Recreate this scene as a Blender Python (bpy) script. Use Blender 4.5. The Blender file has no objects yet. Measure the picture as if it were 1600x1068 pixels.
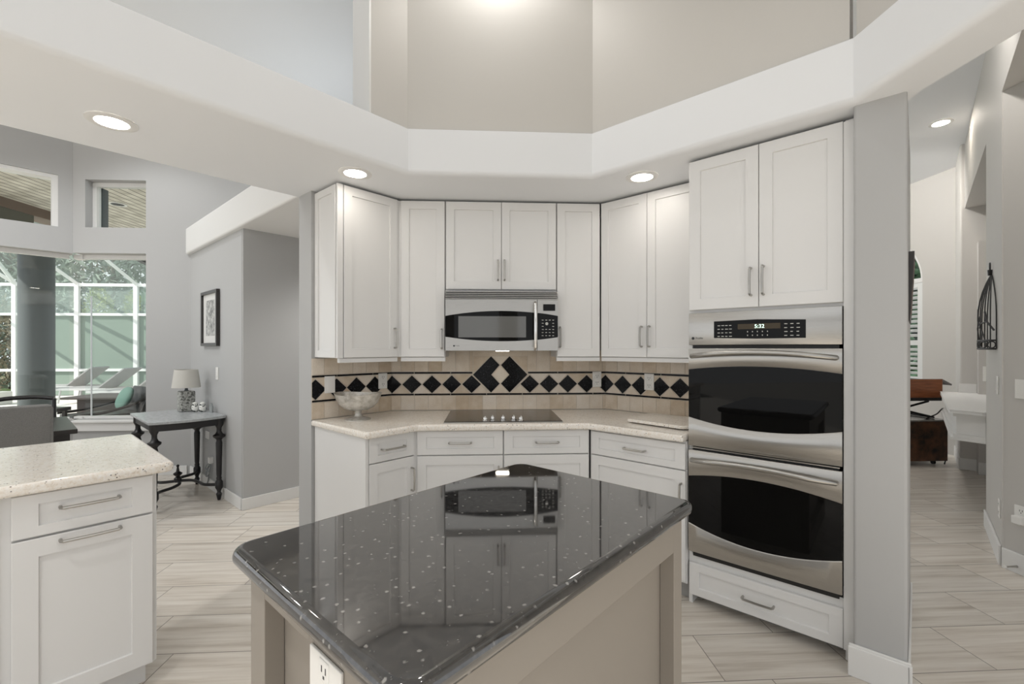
import bpy, bmesh, math, random
from mathutils import Vector, Matrix
from mathutils.geometry import tessellate_polygon
random.seed(7)
PI = math.pi
S2 = 2 ** -0.5
scene = bpy.context.scene
C = scene.collection

# ------------------------------------------------------------------ camera
cd = bpy.data.cameras.new('camera')
cam = bpy.data.objects.new('camera', cd)
C.objects.link(cam)
cam.location = (0, 0, 1.38)
cam.rotation_euler = (PI / 2, 0, -0.0544)
cd.sensor_fit = 'HORIZONTAL'
cd.sensor_width = 36.0
cd.lens = 708.0 * 36.0 / 1600.0
cd.shift_y = 9.5 / 1600.0
cd.clip_start = 0.02
cd.clip_end = 200
scene.camera = cam

# ------------------------------------------------------------------ view and world
vs = scene.view_settings
vs.view_transform = 'Standard'
vs.look = 'None'
vs.gamma = 1.0
vs.use_curve_mapping = False
vs.exposure = 0.26
w = bpy.data.worlds.new('sky')
scene.world = w
w.use_nodes = True
bg = w.node_tree.nodes['Background']
bg.inputs[0].default_value = (0.96, 0.98, 1.0, 1)
bg.inputs[1].default_value = 0.95

sd = bpy.data.lights.new('sun', 'SUN')
sd.energy = 5.0
sd.angle = 0.009
sd.color = (1.0, 0.95, 0.86)
sun = bpy.data.objects.new('sun', sd)
C.objects.link(sun)
sun.location = (-14, 2, 12)
sun.rotation_euler = Vector((0.80, 0.42, -0.75)).to_track_quat('-Z', 'Y').to_euler()


# ------------------------------------------------------------------ node materials
def mat(name, col, rough=0.5, metal=0.0, spec=0.5, coat=0.0):
    m = bpy.data.materials.new(name)
    m.use_nodes = True
    b = m.node_tree.nodes['Principled BSDF']
    b.inputs['Base Color'].default_value = (*col, 1)
    b.inputs['Roughness'].default_value = rough
    b.inputs['Metallic'].default_value = metal
    b.inputs['Specular IOR Level'].default_value = spec
    b.inputs['Coat Weight'].default_value = coat
    b.inputs['Coat Roughness'].default_value = 0.03
    return m


def N(m, t, **kw):
    n = m.node_tree.nodes.new(t)
    for k, v in kw.items():
        setattr(n, k, v)
    return n


def LK(m, a, b):
    m.node_tree.links.new(a, b)


def BS(m):
    return m.node_tree.nodes['Principled BSDF']


def coords(m, scale=(1, 1, 1), kind='Object'):
    tc = N(m, 'ShaderNodeTexCoord')
    mp = N(m, 'ShaderNodeMapping')
    mp.inputs['Scale'].default_value = scale
    LK(m, tc.outputs[kind], mp.inputs[0])
    return mp.outputs[0]


def noise(m, vec, scale, detail=4, rough=0.55):
    n = N(m, 'ShaderNodeTexNoise')
    n.inputs['Scale'].default_value = scale
    n.inputs['Detail'].default_value = detail
    n.inputs['Roughness'].default_value = rough
    LK(m, vec, n.inputs['Vector'])
    return n.outputs['Fac']


def ramp(m, fac, stops):
    r = N(m, 'ShaderNodeValToRGB')
    el = r.color_ramp.elements
    while len(el) < len(stops):
        el.new(0.5)
    for e, (p, c) in zip(el, stops):
        e.position = p
        e.color = (*c, 1) if len(c) == 3 else c
    LK(m, fac, r.inputs[0])
    return r.outputs[0]


def mix(m, fac, a, b, mode='MIX'):
    n = N(m, 'ShaderNodeMix', data_type='RGBA', blend_type=mode)
    for s, v in ((0, fac), (6, a), (7, b)):
        if isinstance(v, (int, float)):
            n.inputs[s].default_value = v
        elif isinstance(v, tuple):
            n.inputs[s].default_value = (*v, 1)
        else:
            LK(m, v, n.inputs[s])
    return n.outputs[2]


def math_n(m, op, a, b=None):
    n = N(m, 'ShaderNodeMath', operation=op)
    for i, v in enumerate((a, b)):
        if v is None:
            continue
        if isinstance(v, (int, float)):
            n.inputs[i].default_value = v
        else:
            LK(m, v, n.inputs[i])
    return n.outputs[0]


def bump(m, h, strength=0.1, dist=0.002):
    b = N(m, 'ShaderNodeBump')
    b.inputs['Strength'].default_value = strength
    b.inputs['Distance'].default_value = dist
    LK(m, h, b.inputs['Height'])
    LK(m, b.outputs[0], BS(m).inputs['Normal'])


def paint(name, col, rough=0.6, tex=True):
    m = mat(name, col, rough, spec=0.3)
    if tex:
        bump(m, noise(m, coords(m), 160, 3), 0.05, 0.001)
    return m


M = {}
M['wall'] = paint('gray_wall_paint', (0.465, 0.465, 0.462))
M['wall_hall'] = paint('beige_gray_wall_paint', (0.58, 0.562, 0.535))
M['well'] = paint('taupe_wall_paint', (0.60, 0.582, 0.552))
M['soffit'] = paint('white_ceiling_paint', (0.83, 0.845, 0.865))
M['white'] = mat('white_lacquer', (0.78, 0.775, 0.765), 0.34, spec=0.4)
M['trim'] = mat('white_trim_paint', (0.78, 0.775, 0.76), 0.4)
M['taupe'] = mat('taupe_island_paint', (0.30, 0.27, 0.235), 0.45, spec=0.35)
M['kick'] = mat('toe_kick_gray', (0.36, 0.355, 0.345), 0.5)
M['nickel'] = mat('brushed_nickel', (0.46, 0.445, 0.42), 0.28, 1.0)
M['black'] = mat('matte_black', (0.012, 0.012, 0.012), 0.5)
M['bglass'] = mat('black_glass', (0.004, 0.004, 0.004), 0.03, spec=0.17)
M['bplast'] = mat('black_plastic', (0.016, 0.016, 0.017), 0.3)
M['plate'] = mat('white_plastic', (0.84, 0.83, 0.80), 0.35)
M['slot'] = mat('dark_slot', (0.05, 0.05, 0.05), 0.6)
M['grout'] = mat('cream_grout', (0.62, 0.55, 0.46), 0.8)
M['iron'] = mat('wrought_iron', (0.014, 0.013, 0.013), 0.5)
M['ebony'] = mat('ebonised_wood', (0.016, 0.015, 0.016), 0.34)
M['marks'] = mat('panel_lettering', (0.55, 0.55, 0.52), 0.6)
M['chrome'] = mat('chrome', (0.78, 0.77, 0.75), 0.12, 1.0)
M['shade'] = mat('linen_shade', (0.62, 0.60, 0.55), 0.8)
M['mount'] = mat('picture_mount', (0.72, 0.71, 0.69), 0.6)
M['cage'] = mat('white_aluminium', (0.82, 0.84, 0.84), 0.4)
M['bronze'] = mat('bronze_column', (0.085, 0.10, 0.105), 0.55)
M['header'] = mat('olive_stucco', (0.10, 0.098, 0.075), 0.8)
M['browntrim'] = mat('brown_trim_board', (0.16, 0.11, 0.08), 0.6)
M['gutter'] = mat('black_gutter', (0.02, 0.025, 0.025), 0.4)
M['deck'] = mat('pale_pool_deck', (0.74, 0.72, 0.68), 0.8)
M['dimming_grey'] = mat('dimming_ground_grey', (0.34, 0.335, 0.32), 0.8)  # for the unseen ground added behind the camera
M['whitestone'] = mat('white_stone', (0.68, 0.67, 0.64), 0.8)
M['sling'] = mat('grey_sling_fabric', (0.36, 0.36, 0.365), 0.8)
M['silverframe'] = mat('silver_frame', (0.55, 0.56, 0.57), 0.35, 0.6)
M['wicker'] = mat('dark_wicker', (0.06, 0.055, 0.055), 0.7)
M['darkwood'] = mat('dark_wood', (0.03, 0.026, 0.024), 0.3)
M['teal'] = mat('teal_cushion', (0.075, 0.15, 0.13), 0.85)
M['bark'] = mat('bark', (0.10, 0.085, 0.07), 0.9)
M['pot'] = mat('grey_pot', (0.32, 0.34, 0.34), 0.7)
M['louver'] = mat('white_louver', (0.76, 0.77, 0.76), 0.4)
M['cable'] = mat('black_cable', (0.01, 0.01, 0.01), 0.5)
M['grey_cover'] = mat('grey_cover', (0.20, 0.19, 0.185), 0.6)


def emis(name, col, s):
    m = mat(name, col, 0.5)
    BS(m).inputs['Emission Color'].default_value = (*col, 1)
    BS(m).inputs['Emission Strength'].default_value = s
    return m


M['lamp_on'] = emis('lit_lens', (1.0, 0.93, 0.84), 25.0)
M['lamp_hall'] = emis('lit_hall_lens', (1.0, 0.90, 0.78), 70.0)
M['work_light'] = emis('lit_work_light', (1.0, 0.9, 0.75), 14.0)
M['digits'] = emis('lit_digits', (0.65, 0.95, 0.80), 1.6)
M['display'] = emis('lit_display', (0.035, 0.024, 0.010), 0.2)

# stainless steel with a fine brushed grain
m = M['steel'] = mat('stainless_steel', (0.47, 0.455, 0.43), 0.3, 1.0)
BS(m).inputs['Anisotropic'].default_value = 0.7
f = noise(m, coords(m, (1, 1, 260)), 6, 3)
LK(m, ramp(m, f, [(0.3, (0.27,) * 3), (0.7, (0.31,) * 3)]), BS(m).inputs['Roughness'])

# cream granite
m = M['granite'] = mat('cream_granite', (0.7, 0.6, 0.5), 0.10, spec=0.5)
v = coords(m)
a = ramp(m, noise(m, v, 85, 7, 0.75), [(0.30, (0.66, 0.56, 0.45)), (0.46, (0.84, 0.78, 0.70)), (0.64, (0.91, 0.885, 0.845))])
vo = N(m, 'ShaderNodeTexVoronoi')
vo.inputs['Scale'].default_value = 90
LK(m, v, vo.inputs['Vector'])
sp = ramp(m, vo.outputs['Distance'], [(0.16, (1, 1, 1)), (0.27, (0, 0, 0))])
gate = ramp(m, noise(m, v, 26, 2), [(0.50, (0, 0, 0)), (0.58, (1, 1, 1))])
sg = mix(m, 1.0, sp, gate, 'MULTIPLY')
LK(m, mix(m, sg, a, (0.09, 0.07, 0.06)), BS(m).inputs['Base Color'])

# black granite with pale flecks
m = M['galaxy'] = mat('black_galaxy_granite', (0.01, 0.01, 0.01), 0.045, spec=1.0, coat=0.65)
v = coords(m)
base = ramp(m, noise(m, v, 55, 6, 0.7), [(0.35, (0.006, 0.006, 0.007)), (0.75, (0.06, 0.055, 0.05))])
vo = N(m, 'ShaderNodeTexVoronoi')
vo.inputs['Scale'].default_value = 46
vo.inputs['Randomness'].default_value = 1
LK(m, v, vo.inputs['Vector'])
ds = math_n(m, 'ADD', vo.outputs['Distance'], math_n(m, 'MULTIPLY', noise(m, v, 130, 3), 0.35))
sp = ramp(m, ds, [(0.27, (1, 1, 1)), (0.38, (0, 0, 0))])
sel = ramp(m, N(m, 'ShaderNodeSeparateColor').outputs[0], [(0.22, (0, 0, 0)), (0.5, (1, 1, 1))])
LK(m, vo.outputs['Color'], sel.node.inputs[0].links[0].from_node.inputs[0])
vs2 = N(m, 'ShaderNodeTexVoronoi')
vs2.inputs['Scale'].default_value = 120
LK(m, v, vs2.inputs['Vector'])
sp2 = ramp(m, vs2.outputs['Distance'], [(0.13, (1, 1, 1)), (0.2, (0, 0, 0))])
g2 = ramp(m, noise(m, v, 30, 2), [(0.5, (0, 0, 0)), (0.7, (0.5, 0.5, 0.5))])
fl = mix(m, 1.0, mix(m, 1.0, sp, sel, 'MULTIPLY'), mix(m, 1.0, sp2, g2, 'MULTIPLY'), 'ADD')
LK(m, mix(m, fl, base, (0.26, 0.25, 0.235)), BS(m).inputs['Base Color'])

# black accent tile
m = M['btile'] = mat('black_granite_tile', (0.012, 0.012, 0.013), 0.10, spec=0.12)
v = coords(m)
LK(m, ramp(m, noise(m, v, 150, 3, 0.8), [(0.60, (0.008, 0.008, 0.009)), (0.74, (0.16, 0.17, 0.19))]), BS(m).inputs['Base Color'])

# travertine tile, a tone per tile from world position noise
m = M['trav'] = mat('beige_travertine', (0.6, 0.5, 0.4), 0.5)
v = coords(m)
gi = N(m, 'ShaderNodeNewGeometry')
tone = math_n(m, 'ADD', math_n(m, 'MULTIPLY', noise(m, v, 14, 4), 0.55), math_n(m, 'MULTIPLY', gi.outputs['Random Per Island'], 0.45))
a = ramp(m, tone, [(0.2, (0.60, 0.48, 0.34)), (0.5, (0.77, 0.67, 0.55)), (0.8, (0.86, 0.79, 0.70))])
b = ramp(m, noise(m, v, 120, 5, 0.8), [(0.3, (0.86, 0.84, 0.82)), (0.7, (1, 1, 1))])
LK(m, mix(m, 1.0, a, b, 'MULTIPLY'), BS(m).inputs['Base Color'])

# floor: 0.6 x 0.3 m striated tiles, stepped a third per row
m = M['floor'] = mat('striated_porcelain_floor', (0.6, 0.54, 0.47), 0.28, spec=0.45)
tc = N(m, 'ShaderNodeTexCoord')
sx = N(m, 'ShaderNodeSeparateXYZ')
LK(m, tc.outputs['Object'], sx.inputs[0])
ry = math_n(m, 'DIVIDE', math_n(m, 'SUBTRACT', sx.outputs['Y'], 1.827 - 30.0), 0.3)
row = math_n(m, 'FLOOR', ry)
fy = math_n(m, 'FRACT', ry)
off = math_n(m, 'MULTIPLY', math_n(m, 'FLOORED_MODULO', math_n(m, 'SUBTRACT', row, 100.0), 3.0), 0.2)
rx = math_n(m, 'DIVIDE', math_n(m, 'ADD', math_n(m, 'SUBTRACT', sx.outputs['X'], 0.385 - 60.0), off), 0.6)
colm = math_n(m, 'FLOOR', rx)
fx = math_n(m, 'FRACT', rx)
ex = math_n(m, 'MULTIPLY', math_n(m, 'MINIMUM', fx, math_n(m, 'SUBTRACT', 1.0, fx)), 0.6)
ey = math_n(m, 'MULTIPLY', math_n(m, 'MINIMUM', fy, math_n(m, 'SUBTRACT', 1.0, fy)), 0.3)
edge = math_n(m, 'MINIMUM', ex, ey)
gl = ramp(m, math_n(m, 'MULTIPLY', edge, 100.0), [(0.14, (1, 1, 1)), (0.24, (0, 0, 0))])
cv = N(m, 'ShaderNodeCombineXYZ')
LK(m, row, cv.inputs[0])
LK(m, colm, cv.inputs[1])
wn = N(m, 'ShaderNodeTexWhiteNoise')
LK(m, cv.outputs[0], wn.inputs['Vector'])
pv = N(m, 'ShaderNodeCombineXYZ')
LK(m, math_n(m, 'MULTIPLY', sx.outputs['X'], 1.1), pv.inputs[0])
LK(m, math_n(m, 'MULTIPLY', sx.outputs['Y'], 22.0), pv.inputs[1])
LK(m, math_n(m, 'MULTIPLY', wn.outputs['Value'], 40.0), pv.inputs[2])
st = ramp(m, noise(m, pv.outputs[0], 1.3, 5, 0.6), [(0.28, (0.47, 0.415, 0.35)), (0.46, (0.64, 0.59, 0.525)), (0.66, (0.75, 0.71, 0.65))])
tint = ramp(m, wn.outputs['Value'], [(0, (0.93, 0.93, 0.93)), (1, (1.04, 1.03, 1.02))])
LK(m, mix(m, gl, mix(m, 1.0, st, tint, 'MULTIPLY'), (0.20, 0.175, 0.15)), BS(m).inputs['Base Color'])

# mottled chest leather / wood, lamp pattern, print, fabrics
m = M['trunk'] = mat('mottled_brown_wood', (0.1, 0.05, 0.03), 0.4)
LK(m, ramp(m, noise(m, coords(m), 7, 5, 0.6), [(0.35, (0.015, 0.010, 0.008)), (0.7, (0.17, 0.075, 0.035))]), BS(m).inputs['Base Color'])
m = M['cherry'] = mat('cherry_wood', (0.22, 0.07, 0.025), 0.35)
LK(m, ramp(m, noise(m, coords(m, (2, 2, 26)), 3, 4), [(0.3, (0.16, 0.045, 0.014)), (0.7, (0.30, 0.10, 0.035))]), BS(m).inputs['Base Color'])
m = M['lampbase'] = mat('silver_fern_lamp_base', (0.35, 0.35, 0.33), 0.45, 0.2)
LK(m, ramp(m, noise(m, coords(m), 55, 3, 0.7), [(0.42, (0.10, 0.10, 0.09)), (0.56, (0.48, 0.48, 0.45))]), BS(m).inputs['Base Color'])
m = M['jar'] = mat('painted_ceramic', (0.8, 0.8, 0.78), 0.2)
LK(m, ramp(m, noise(m, coords(m), 48, 2, 0.5), [(0.52, (0.80, 0.80, 0.76)), (0.58, (0.05, 0.06, 0.06))]), BS(m).inputs['Base Color'])
m = M['print'] = mat('tree_print', (0.5, 0.5, 0.5), 0.6)
LK(m, ramp(m, noise(m, coords(m), 22, 5, 0.7), [(0.4, (0.16, 0.16, 0.16)), (0.62, (0.60, 0.60, 0.58))]), BS(m).inputs['Base Color'])
m = M['tweed'] = mat('grey_tweed', (0.2, 0.2, 0.2), 0.9, spec=0.2)
LK(m, ramp(m, noise(m, coords(m), 420, 2), [(0.3, (0.13, 0.128, 0.122)), (0.7, (0.24, 0.235, 0.225))]), BS(m).inputs['Base Color'])
m = M['mercury'] = mat('mercury_glass', (0.62, 0.60, 0.56), 0.25, 0.45)
LK(m, ramp(m, noise(m, coords(m), 30, 4, 0.7), [(0.3, (0.42, 0.40, 0.36)), (0.7, (0.72, 0.70, 0.66))]), BS(m).inputs['Base Color'])
m = M['marbletop'] = mat('painted_table_top', (0.45, 0.47, 0.48), 0.22)
LK(m, ramp(m, noise(m, coords(m), 40, 5, 0.7), [(0.3, (0.33, 0.345, 0.35)), (0.7, (0.50, 0.52, 0.53))]), BS(m).inputs['Base Color'])
m = M['plank'] = mat('weathered_plank_ceiling', (0.45, 0.42, 0.36), 0.7)
tc = N(m, 'ShaderNodeTexCoord')
sx = N(m, 'ShaderNodeSeparateXYZ')
LK(m, tc.outputs['Object'], sx.inputs[0])
px = math_n(m, 'DIVIDE', sx.outputs['X'], 0.14)
fx = math_n(m, 'FRACT', math_n(m, 'ADD', px, 200.0))
gp = ramp(m, fx, [(0.10, (1, 1, 1)), (0.16, (0, 0, 0))])
pv = N(m, 'ShaderNodeCombineXYZ')
LK(m, math_n(m, 'MULTIPLY', math_n(m, 'FLOOR', px), 3.7), pv.inputs[0])
LK(m, math_n(m, 'MULTIPLY', sx.outputs['Y'], 1.6), pv.inputs[1])
st = ramp(m, noise(m, pv.outputs[0], 2.2, 4), [(0.3, (0.42, 0.39, 0.33)), (0.7, (0.80, 0.76, 0.68))])
LK(m, mix(m, gp, st, (0.06, 0.05, 0.045)), BS(m).inputs['Base Color'])


def leaf_mat(name, c1, c2):
    m = mat(name, c1, 0.7, spec=0.2)
    BS(m).inputs['Transmission Weight'].default_value = 0
    LK(m, ramp(m, noise(m, coords(m), 3.0, 4, 0.7), [(0.35, c1), (0.65, c2)]), BS(m).inputs['Base Color'])
    return m


M['leaf1'] = leaf_mat('grey_green_leaves', (0.16, 0.20, 0.165), (0.40, 0.46, 0.40))
M['leaf2'] = leaf_mat('yellow_green_leaves', (0.22, 0.27, 0.05), (0.52, 0.55, 0.16))
M['leaf3'] = leaf_mat('brown_green_leaves', (0.18, 0.16, 0.11), (0.42, 0.38, 0.29))
M['palm'] = leaf_mat('palm_leaves', (0.08, 0.15, 0.08), (0.20, 0.33, 0.20))
M['lawn'] = leaf_mat('lawn', (0.06, 0.10, 0.04), (0.12, 0.17, 0.07))


def see_through(name, col, trans, gloss=0.06):
    m = bpy.data.materials.new(name)
    m.use_nodes = True
    nt = m.node_tree
    nt.nodes.remove(nt.nodes['Principled BSDF'])
    out = nt.nodes['Material Output']
    t = nt.nodes.new('ShaderNodeBsdfTransparent')
    t.inputs[0].default_value = (*trans, 1)
    g = nt.nodes.new('ShaderNodeBsdfGlossy' if col is None else 'ShaderNodeBsdfDiffuse')
    if col is None:
        g.inputs['Roughness'].default_value = 0.0
    else:
        g.inputs[0].default_value = (*col, 1)
    mx = nt.nodes.new('ShaderNodeMixShader')
    mx.inputs[0].default_value = gloss
    nt.links.new(t.outputs[0], mx.inputs[1])
    nt.links.new(g.outputs[0], mx.inputs[2])
    nt.links.new(mx.outputs[0], out.inputs[0])
    return m


M['pane'] = see_through('window_glass', None, (0.955, 0.98, 0.975), 0.02)
M['insect'] = see_through('insect_screen', (0.62, 0.70, 0.68), (0.92, 0.95, 0.94), 0.26)
M['screen'] = see_through('green_privacy_mesh', (0.30, 0.365, 0.325), (0.72, 0.85, 0.80), 0.90)

# ------------------------------------------------------------------ geometry helpers
FB, FR, FL = 0.0, -PI / 4, PI / 4      # the back wall and the two walls at 45 degrees: local x along the wall, y into it


def Rz(a):
    return Matrix.Rotation(a, 4, 'Z')


def world(frame, x, y, z=0.0):
    return Rz(frame) @ Vector((x, y, z))


def tag(o, label, cat, group=None):
    o['label'] = label
    o['category'] = cat
    if group:
        o['group'] = group
    return o


BASE = {}
wl = lambda x, y: tuple(Rz(FL) @ Vector((x, y, 0)))[:2]
wr = lambda x, y: tuple(Rz(FR) @ Vector((x, y, 0)))[:2]


def thing(name, label, cat, frame, base, group=None):
    o = bpy.data.objects.new(name, None)
    C.objects.link(o)
    o.empty_display_size = 0.1
    b = Vector(base)
    o.location = Rz(frame) @ b
    o.rotation_euler = (0, 0, frame)
    BASE[o.name] = b
    return tag(o, label, cat, group)


def flat_caps(me):
    """Smooth shading that keeps the flat tops of worktops and lids truly flat."""
    me.set_sharp_from_angle(angle=math.radians(38))
    sharp = {tuple(sorted(k)) for p in me.polygons if len(p.vertices) > 4 for k in p.edge_keys}
    for p in me.polygons:
        if len(p.vertices) > 4:
            p.use_smooth = False
    for e in me.edges:
        if tuple(sorted(e.key)) in sharp:
            e.use_edge_sharp = True


def finish(bm, smooth):
    bmesh.ops.recalc_face_normals(bm, faces=bm.faces)
    if smooth:
        for f in bm.faces:
            f.smooth = len(f.verts) <= 4


def obj(name, bm, m, parent=None, frame=0.0, smooth=False, label=None):
    """ONE mesh object; vertices come in frame coordinates and are moved to the thing's base."""
    finish(bm, smooth)
    b = Vector((0, 0, 0))
    if parent is not None:
        b = BASE[parent.name]
    bmesh.ops.translate(bm, verts=bm.verts, vec=-b)
    me = bpy.data.meshes.new(name)
    bm.to_mesh(me)
    bm.free()
    if smooth:
        flat_caps(me)
    o = bpy.data.objects.new(name, me)
    C.objects.link(o)
    me.materials.append(M[m] if isinstance(m, str) else m)
    if parent is not None:
        o.parent = parent
        BASE[o.name] = b
    else:
        o.rotation_euler = (0, 0, frame)
    if label:
        o['label'] = label
    return o


def single(name, bm, m, label, cat, frame, base, group=None, smooth=False):
    """A thing that is one mesh, with its origin at its base."""
    finish(bm, smooth)
    bmesh.ops.translate(bm, verts=bm.verts, vec=-Vector(base))
    me = bpy.data.meshes.new(name)
    bm.to_mesh(me)
    bm.free()
    if smooth:
        flat_caps(me)
    o = bpy.data.objects.new(name, me)
    C.objects.link(o)
    me.materials.append(M[m] if isinstance(m, str) else m)
    o.location = Rz(frame) @ Vector(base)
    o.rotation_euler = (0, 0, frame)
    BASE[o.name] = Vector(base)
    return tag(o, label, cat, group)


def struct(name, bm, m, frame=0.0, smooth=False):
    o = obj(name, bm, m, None, frame, smooth)
    o['kind'] = 'structure'
    return o


def nb():
    return bmesh.new()


def loft(bm, loops, cap0=True, cap1=True, closed=True):
    rs = [[bm.verts.new(p) for p in lp] for lp in loops]
    n = len(rs[0])
    for a, b in zip(rs, rs[1:]):
        for i in range(n if closed else n - 1):
            j = (i + 1) % n
            bm.faces.new((a[i], a[j], b[j], b[i]))
    if cap0:
        bm.faces.new(rs[0][::-1])
    if cap1:
        bm.faces.new(rs[-1])
    return bm


def box(bm, x0, x1, y0, y1, z0, z1, bev=0.0):
    if bev <= 0:
        loft(bm, [[(x0, y0, z0), (x1, y0, z0), (x1, y1, z0), (x0, y1, z0)],
                  [(x0, y0, z1), (x1, y0, z1), (x1, y1, z1), (x0, y1, z1)]])
        return bm
    t = nb()
    loft(t, [[(x0, y0, z0), (x1, y0, z0), (x1, y1, z0), (x0, y1, z0)],
             [(x0, y0, z1), (x1, y0, z1), (x1, y1, z1), (x0, y1, z1)]])
    bmesh.ops.bevel(t, geom=list(t.edges), offset=bev, segments=2, affect='EDGES', profile=0.5)
    me = bpy.data.meshes.new('tmp')
    t.to_mesh(me)
    t.free()
    bm.from_mesh(me)
    bpy.data.meshes.remove(me)
    return bm


def xform(bm, mtx, start):
    bm.verts.ensure_lookup_table()
    bmesh.ops.transform(bm, matrix=mtx, verts=bm.verts[start:])


def obox(bm, c, size, rot, bev=0.0):
    """Box turned by an euler rotation about its centre."""
    n = len(bm.verts)
    a, b, d = (s / 2 for s in size)
    box(bm, -a, a, -b, b, -d, d, bev)
    xform(bm, Matrix.Translation(c) @ Matrix.LocRotScale(None, __import__('mathutils').Euler(rot), None), n)
    return bm


def lathe(bm, prof, c=(0, 0, 0), seg=32, axis='Z', sx=1.0, sy=1.0):
    loops = []
    for r, h in prof:
        r = max(r, 1e-4)
        lp = []
        for i in range(seg):
            a = 2 * PI * i / seg
            p = (r * math.cos(a) * sx, r * math.sin(a) * sy, h)
            if axis == 'Y':
                p = (p[0], p[2], p[1])
            elif axis == 'X':
                p = (p[2], p[0], p[1])
            lp.append((p[0] + c[0], p[1] + c[1], p[2] + c[2]))
        loops.append(lp)
    return loft(bm, loops)


def tube(bm, pts, r, seg=10, caps=True, flat=1.0):
    pts = [Vector(p) for p in pts]
    rr = r if isinstance(r, (list, tuple)) else [r] * len(pts)
    up = None
    loops = []
    for i, p in enumerate(pts):
        a = pts[max(i - 1, 0)]
        b = pts[min(i + 1, len(pts) - 1)]
        t = (b - a).normalized()
        if up is None:
            up = Vector((0, 0, 1)) if abs(t.z) < 0.9 else Vector((1, 0, 0))
        u = (up - t * up.dot(t)).normalized()
        up = u
        v = t.cross(u)
        loops.append([tuple(p + (u * math.cos(2 * PI * k / seg) * flat + v * math.sin(2 * PI * k / seg)) * rr[i]) for k in range(seg)])
    return loft(bm, loops, caps, caps)


def curve(pts, n=8):
    """Catmull-Rom through points."""
    P = [Vector(p) for p in pts]
    out = []
    for i in range(len(P) - 1):
        p0, p1, p2, p3 = P[max(i - 1, 0)], P[i], P[i + 1], P[min(i + 2, len(P) - 1)]
        for k in range(n):
            t = k / n
            out.append(0.5 * ((2 * p1) + (p2 - p0) * t + (2 * p0 - 5 * p1 + 4 * p2 - p3) * t * t + (3 * p1 - p0 - 3 * p2 + p3) * t ** 3))
    out.append(P[-1])
    return out


def prism(bm, poly, z0, z1):
    return loft(bm, [[(x, y, z0) for x, y in poly], [(x, y, z1) for x, y in poly]])


def yprism(bm, poly, y0, y1):
    """Outline in x,z pushed along y."""
    return loft(bm, [[(x, y0, z) for x, z in poly], [(x, y1, z) for x, z in poly]])


def inset(poly, d):
    """Offset a counter-clockwise outline inwards by d with mitres."""
    n = len(poly)
    out = []
    for i in range(n):
        a, b, c = Vector(poly[i - 1]), Vector(poly[i]), Vector(poly[(i + 1) % n])
        e1, e2 = (b - a).normalized(), (c - b).normalized()
        n1, n2 = Vector((-e1.y, e1.x)), Vector((-e2.y, e2.x))
        k = (n1 + n2)
        k = k / max(k.dot(n1), 0.2)
        out.append(tuple(b + k * d))
    return out


def rounded(poly, rad, seg=6):
    out = []
    n = len(poly)
    for i in range(n):
        r = rad[i] if isinstance(rad, (list, tuple)) else rad
        a, b, c = Vector(poly[i - 1]), Vector(poly[i]), Vector(poly[(i + 1) % n])
        if r <= 0:
            out.append(tuple(b))
            continue
        u, v = (a - b).normalized(), (c - b).normalized()
        half = u.angle(v) / 2
        d = r / math.tan(half)
        ctr = b + (u + v).normalized() * (r / math.sin(half))
        p0, p1 = b + u * d, b + v * d
        a0 = math.atan2(p0.y - ctr.y, p0.x - ctr.x)
        a1 = math.atan2(p1.y - ctr.y, p1.x - ctr.x)
        da = (a1 - a0 + PI) % (2 * PI) - PI
        for k in range(seg + 1):
            t = a0 + da * k / seg
            out.append((ctr.x + r * math.cos(t), ctr.y + r * math.sin(t)))
    return out


def slab(bm, poly, z0, z1, rt, rb=None, seg=6):
    """A worktop: outline with a rounded edge, radius rt above and rb below."""
    rb = rt if rb is None else rb
    loops = []
    for k in range(seg + 1):
        a = PI / 2 * k / seg
        loops.append([(x, y, z0 + rb * (1 - math.sin(a))) for x, y in inset(poly, rb * (1 - math.cos(a)))][:] if False else
                     [(x, y, z0 + rb - rb * math.cos(a)) for x, y in inset(poly, rb - rb * math.sin(a))])
    for k in range(seg + 1):
        a = PI / 2 * k / seg
        loops.append([(x, y, z1 - rt + rt * math.sin(a)) for x, y in inset(poly, rt - rt * math.cos(a))])
    return loft(bm, loops)


def shaker(bm, x0, x1, z0, z1, y, th=0.02, rail=0.06, rec=0.009, rz=None):
    """Shaker front facing -y with a recessed flat panel."""
    rz = rail if rz is None else rz

    def rect(i, j, yy):
        return [(x0 + i, yy, z0 + j), (x1 - i, yy, z0 + j), (x1 - i, yy, z1 - j), (x0 + i, yy, z1 - j)]
    e = 0.0025
    loft(bm, [rect(0, 0, y + th), rect(0, 0, y + e), rect(e, e, y), rect(rail, rz, y), rect(rail + 0.002, rz + 0.002, y + rec)])
    return bm


def pull_v(x, y, z0, z1):
    bm = nb()
    p = 0.030
    tube(bm, [(x, y + 0.001, z0), (x, y - p * 0.7, z0), (x, y - p, z0 + 0.006), (x, y - p - 0.003, (z0 + z1) / 2), (x, y - p, z1 - 0.006), (x, y - p * 0.7, z1), (x, y + 0.001, z1)], 0.006, 8)
    return bm


def pull_h(x0, x1, y, z):
    bm = nb()
    p = 0.030
    tube(bm, [(x0, y + 0.001, z), (x0, y - p * 0.7, z), (x0 + 0.006, y - p, z), ((x0 + x1) / 2, y - p - 0.003, z), (x1 - 0.006, y - p, z), (x1, y - p * 0.7, z), (x1, y + 0.001, z)], 0.006, 8)
    return bm


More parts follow.
